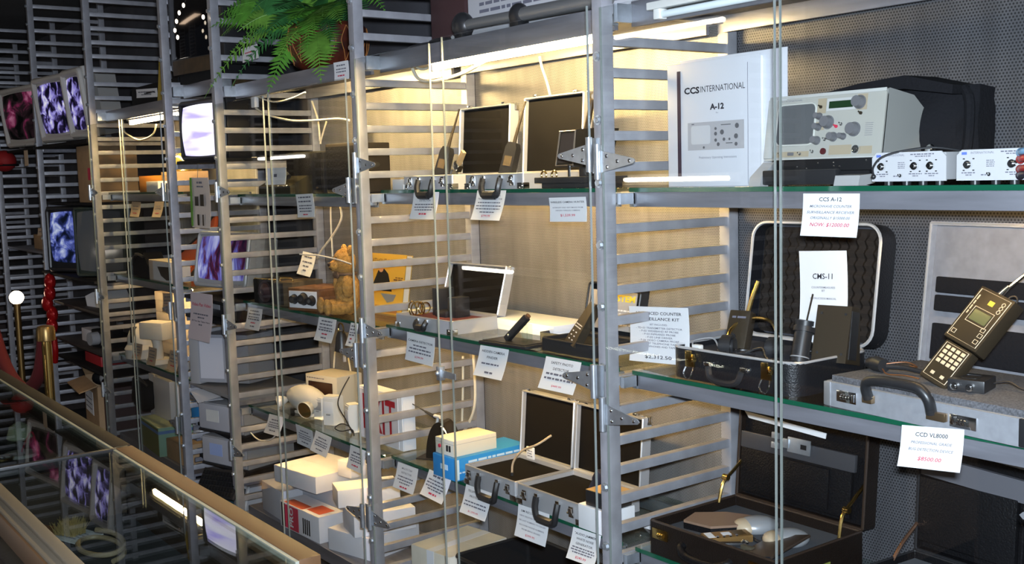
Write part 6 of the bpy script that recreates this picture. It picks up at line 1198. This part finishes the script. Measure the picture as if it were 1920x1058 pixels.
# ================================================================== the glass topped counters
CW = mat('bronze_laminate', (.11, .055, .022), .5, 0, noise=.2, nscale=5, stretch=(.5, 6, 6)); CDK = mat('dark_counter_rail', (.014, .011, .009), .6, 0, spec=.2)
CTOP = glass('counter_glass', (.82, .86, .84), 1.25); CT = .92
def counter(x0, x1, lab, rail):
    t = thing('display_counter', lab, 'counter', (0, 0, 0), 0)
    y0, y1 = -1.335, -.947
    part('glass_top', t, CTOP, lambda b: b.box(x0+.004, x1-.004, y0+.04, y1-.043, CT-.008, CT))
    part('rear_ledge', t, rail, lambda b: b.box(x0, x1, y1-.043, y1, CT-.035, CT+.004, .002))
    part('glass_edge_strip', t, mat('pale_edge_strip', (.30, .31, .25), .4, .1), lambda b: b.box(x0, x1, y1-.050, y1-.043, CT-.010, CT+.002))
    part('front_rail', t, mat('satin_bronze_rail', (.15, .125, .09), .5, .2), lambda b: (b.box(x0, x1, y0+.018, y0+.042, CT-.03, CT+.003, .002), b.box(x0, x1, y0, y0+.018, CT-.05, CT-.006, .002)))
    part('front_trim', t, CW, lambda b: b.box(x0, x1, y0-.006, y0, CT-.06, CT-.012, .002))
    part('joint_bar', t, BLACKP, lambda b: b.box(x0-.007, x0+.007, y0+.02, y1-.01, CT-.012, CT+.004, .001))
    part('rear_panel', t, mat('counter_dark_wood', (.05, .03, .018), .5, noise=.3, nscale=6), lambda b: b.box(x0, x1, y1-.02, y1-.006, .02, CT-.035)); part('floor_panel', t, mat('counter_dark_wood', (.05, .03, .018), .5), lambda b: b.box(x0, x1, y0+.01, y1-.02, .02, .46)); part('front_glass', t, GLASS, lambda b: b.box(x0+.004, x1-.004, y0+.004, y0+.009, .46, CT-.05))
    part('inner_shelf', t, mat('dark_display_cloth', (.028, .028, .032), .9, noise=.3, nscale=30), lambda b: b.box(x0+.01, x1-.01, y0+.03, y1-.03, .745, .753))
    part('end_panel', t, mat('counter_dark_wood', (.05, .03, .018), .5), lambda b: b.box(x1-.012, x1, y0, y1-.005, .02, CT-.034)); return t
counter(-.840, .238, 'near glass topped display counter with bronze rear ledge', CW)
counter(-3.20, -.852, 'far glass topped display counter with dark rear ledge', CDK)
def cz(x, y): return at_z(x, y, .754)
p = cz(115, 1005); t = thing('bristle_brush', 'fuzzy tan brush lying inside the near counter', 'brush', (p.x, p.y, .754), R(30)); part('handle', t, WOODD, lambda b: b.box(-.08, .0, -.012, .012, .004, .018, .004))
def br(b):
    r_ = random.Random(2)
    for i in range(220): x, y = r_.uniform(.0, .06), r_.uniform(-.02, .02); b.cyl((x, y, .008), (x+r_.uniform(-.012, .02), y+r_.uniform(-.02, .02), .035+r_.uniform(0, .012)), .0009, .0004, n=4)
o = part('bristles', t, mat('tan_bristle', (.42, .30, .12), .7), br)
p = cz(190, 1040); single('braided_cable', 'tan and black cable coiled inside the near counter', 'cable', mat('tan_cord', (.32, .24, .15), .5), lambda b: b.tube([(p.x+.09*math.cos(a*.7), p.y+.045*math.sin(a*.7), .762+.002*a) for a in range(14)], .006, 8, 5))
p = cz(150, 1000); t = thing('white_card', 'pale card lying under the coiled cable inside the near counter', 'card', (p.x, p.y-.02, .7545), R(20)); part('card', t, PAPER, lambda b: b.box(-.07, .07, -.04, .04, 0, .002)); part('print', t, INKG, lambda b: [greek(b, Matrix.Translation((0, 0, .0024)), -.05, .05, -.02+i*.012, .004, random.Random(i)) for i in range(4)])
p = cz(40, 855); t = thing('camera_stand', 'pale lamp shaped gadget with red wire inside the far counter', 'gadget', (p.x, p.y, .754), R(10)); part('foot', t, GREYL, lambda b: b.cyl((0, 0, 0), (0, 0, .01), .05, n=20)); part('head', t, mat('pale_green_cap', (.55, .62, .42), .4), lambda b: b.lathe([(.005, .11), (.03, .095), (.04, .06), (.034, .055)], 18)); part('red_wire', t, REDINK, lambda b: b.tube([(0, 0, .01), (.05, 0, .06), (.10, .0, .09), (.13, 0, .02)], .003, 6, 4)); part('stem', t, GREYP, lambda b: b.cyl((0, 0, .01), (0, 0, .06), .006, n=10))
p = cz(20, 862); t = thing('gilt_bracelet', 'gilt ring gadget lying inside the far counter near the joint', 'ring', (p.x, p.y-.03, .754), 0); part('ring', t, BRASS, lambda b: b.torus((0, 0, .008), .035, .006, 'z', 22, 6)); part('stone', t, CHROME, lambda b: b.ball((.03, .0, .016), .010, 10, 8))
p = cz(120, 850); t = thing('tan_pad', 'tan pad with crystal knob inside the far counter', 'pad', (p.x, p.y, .754), R(-6)); part('pad', t, mat('tan_felt', (.30, .22, .14), .9), lambda b: b.box(-.16, .12, -.06, .06, 0, .012, .003)); part('crystal_knob', t, CHROME, lambda b: b.ball((.02, 0, .028), .016, 6, 5))
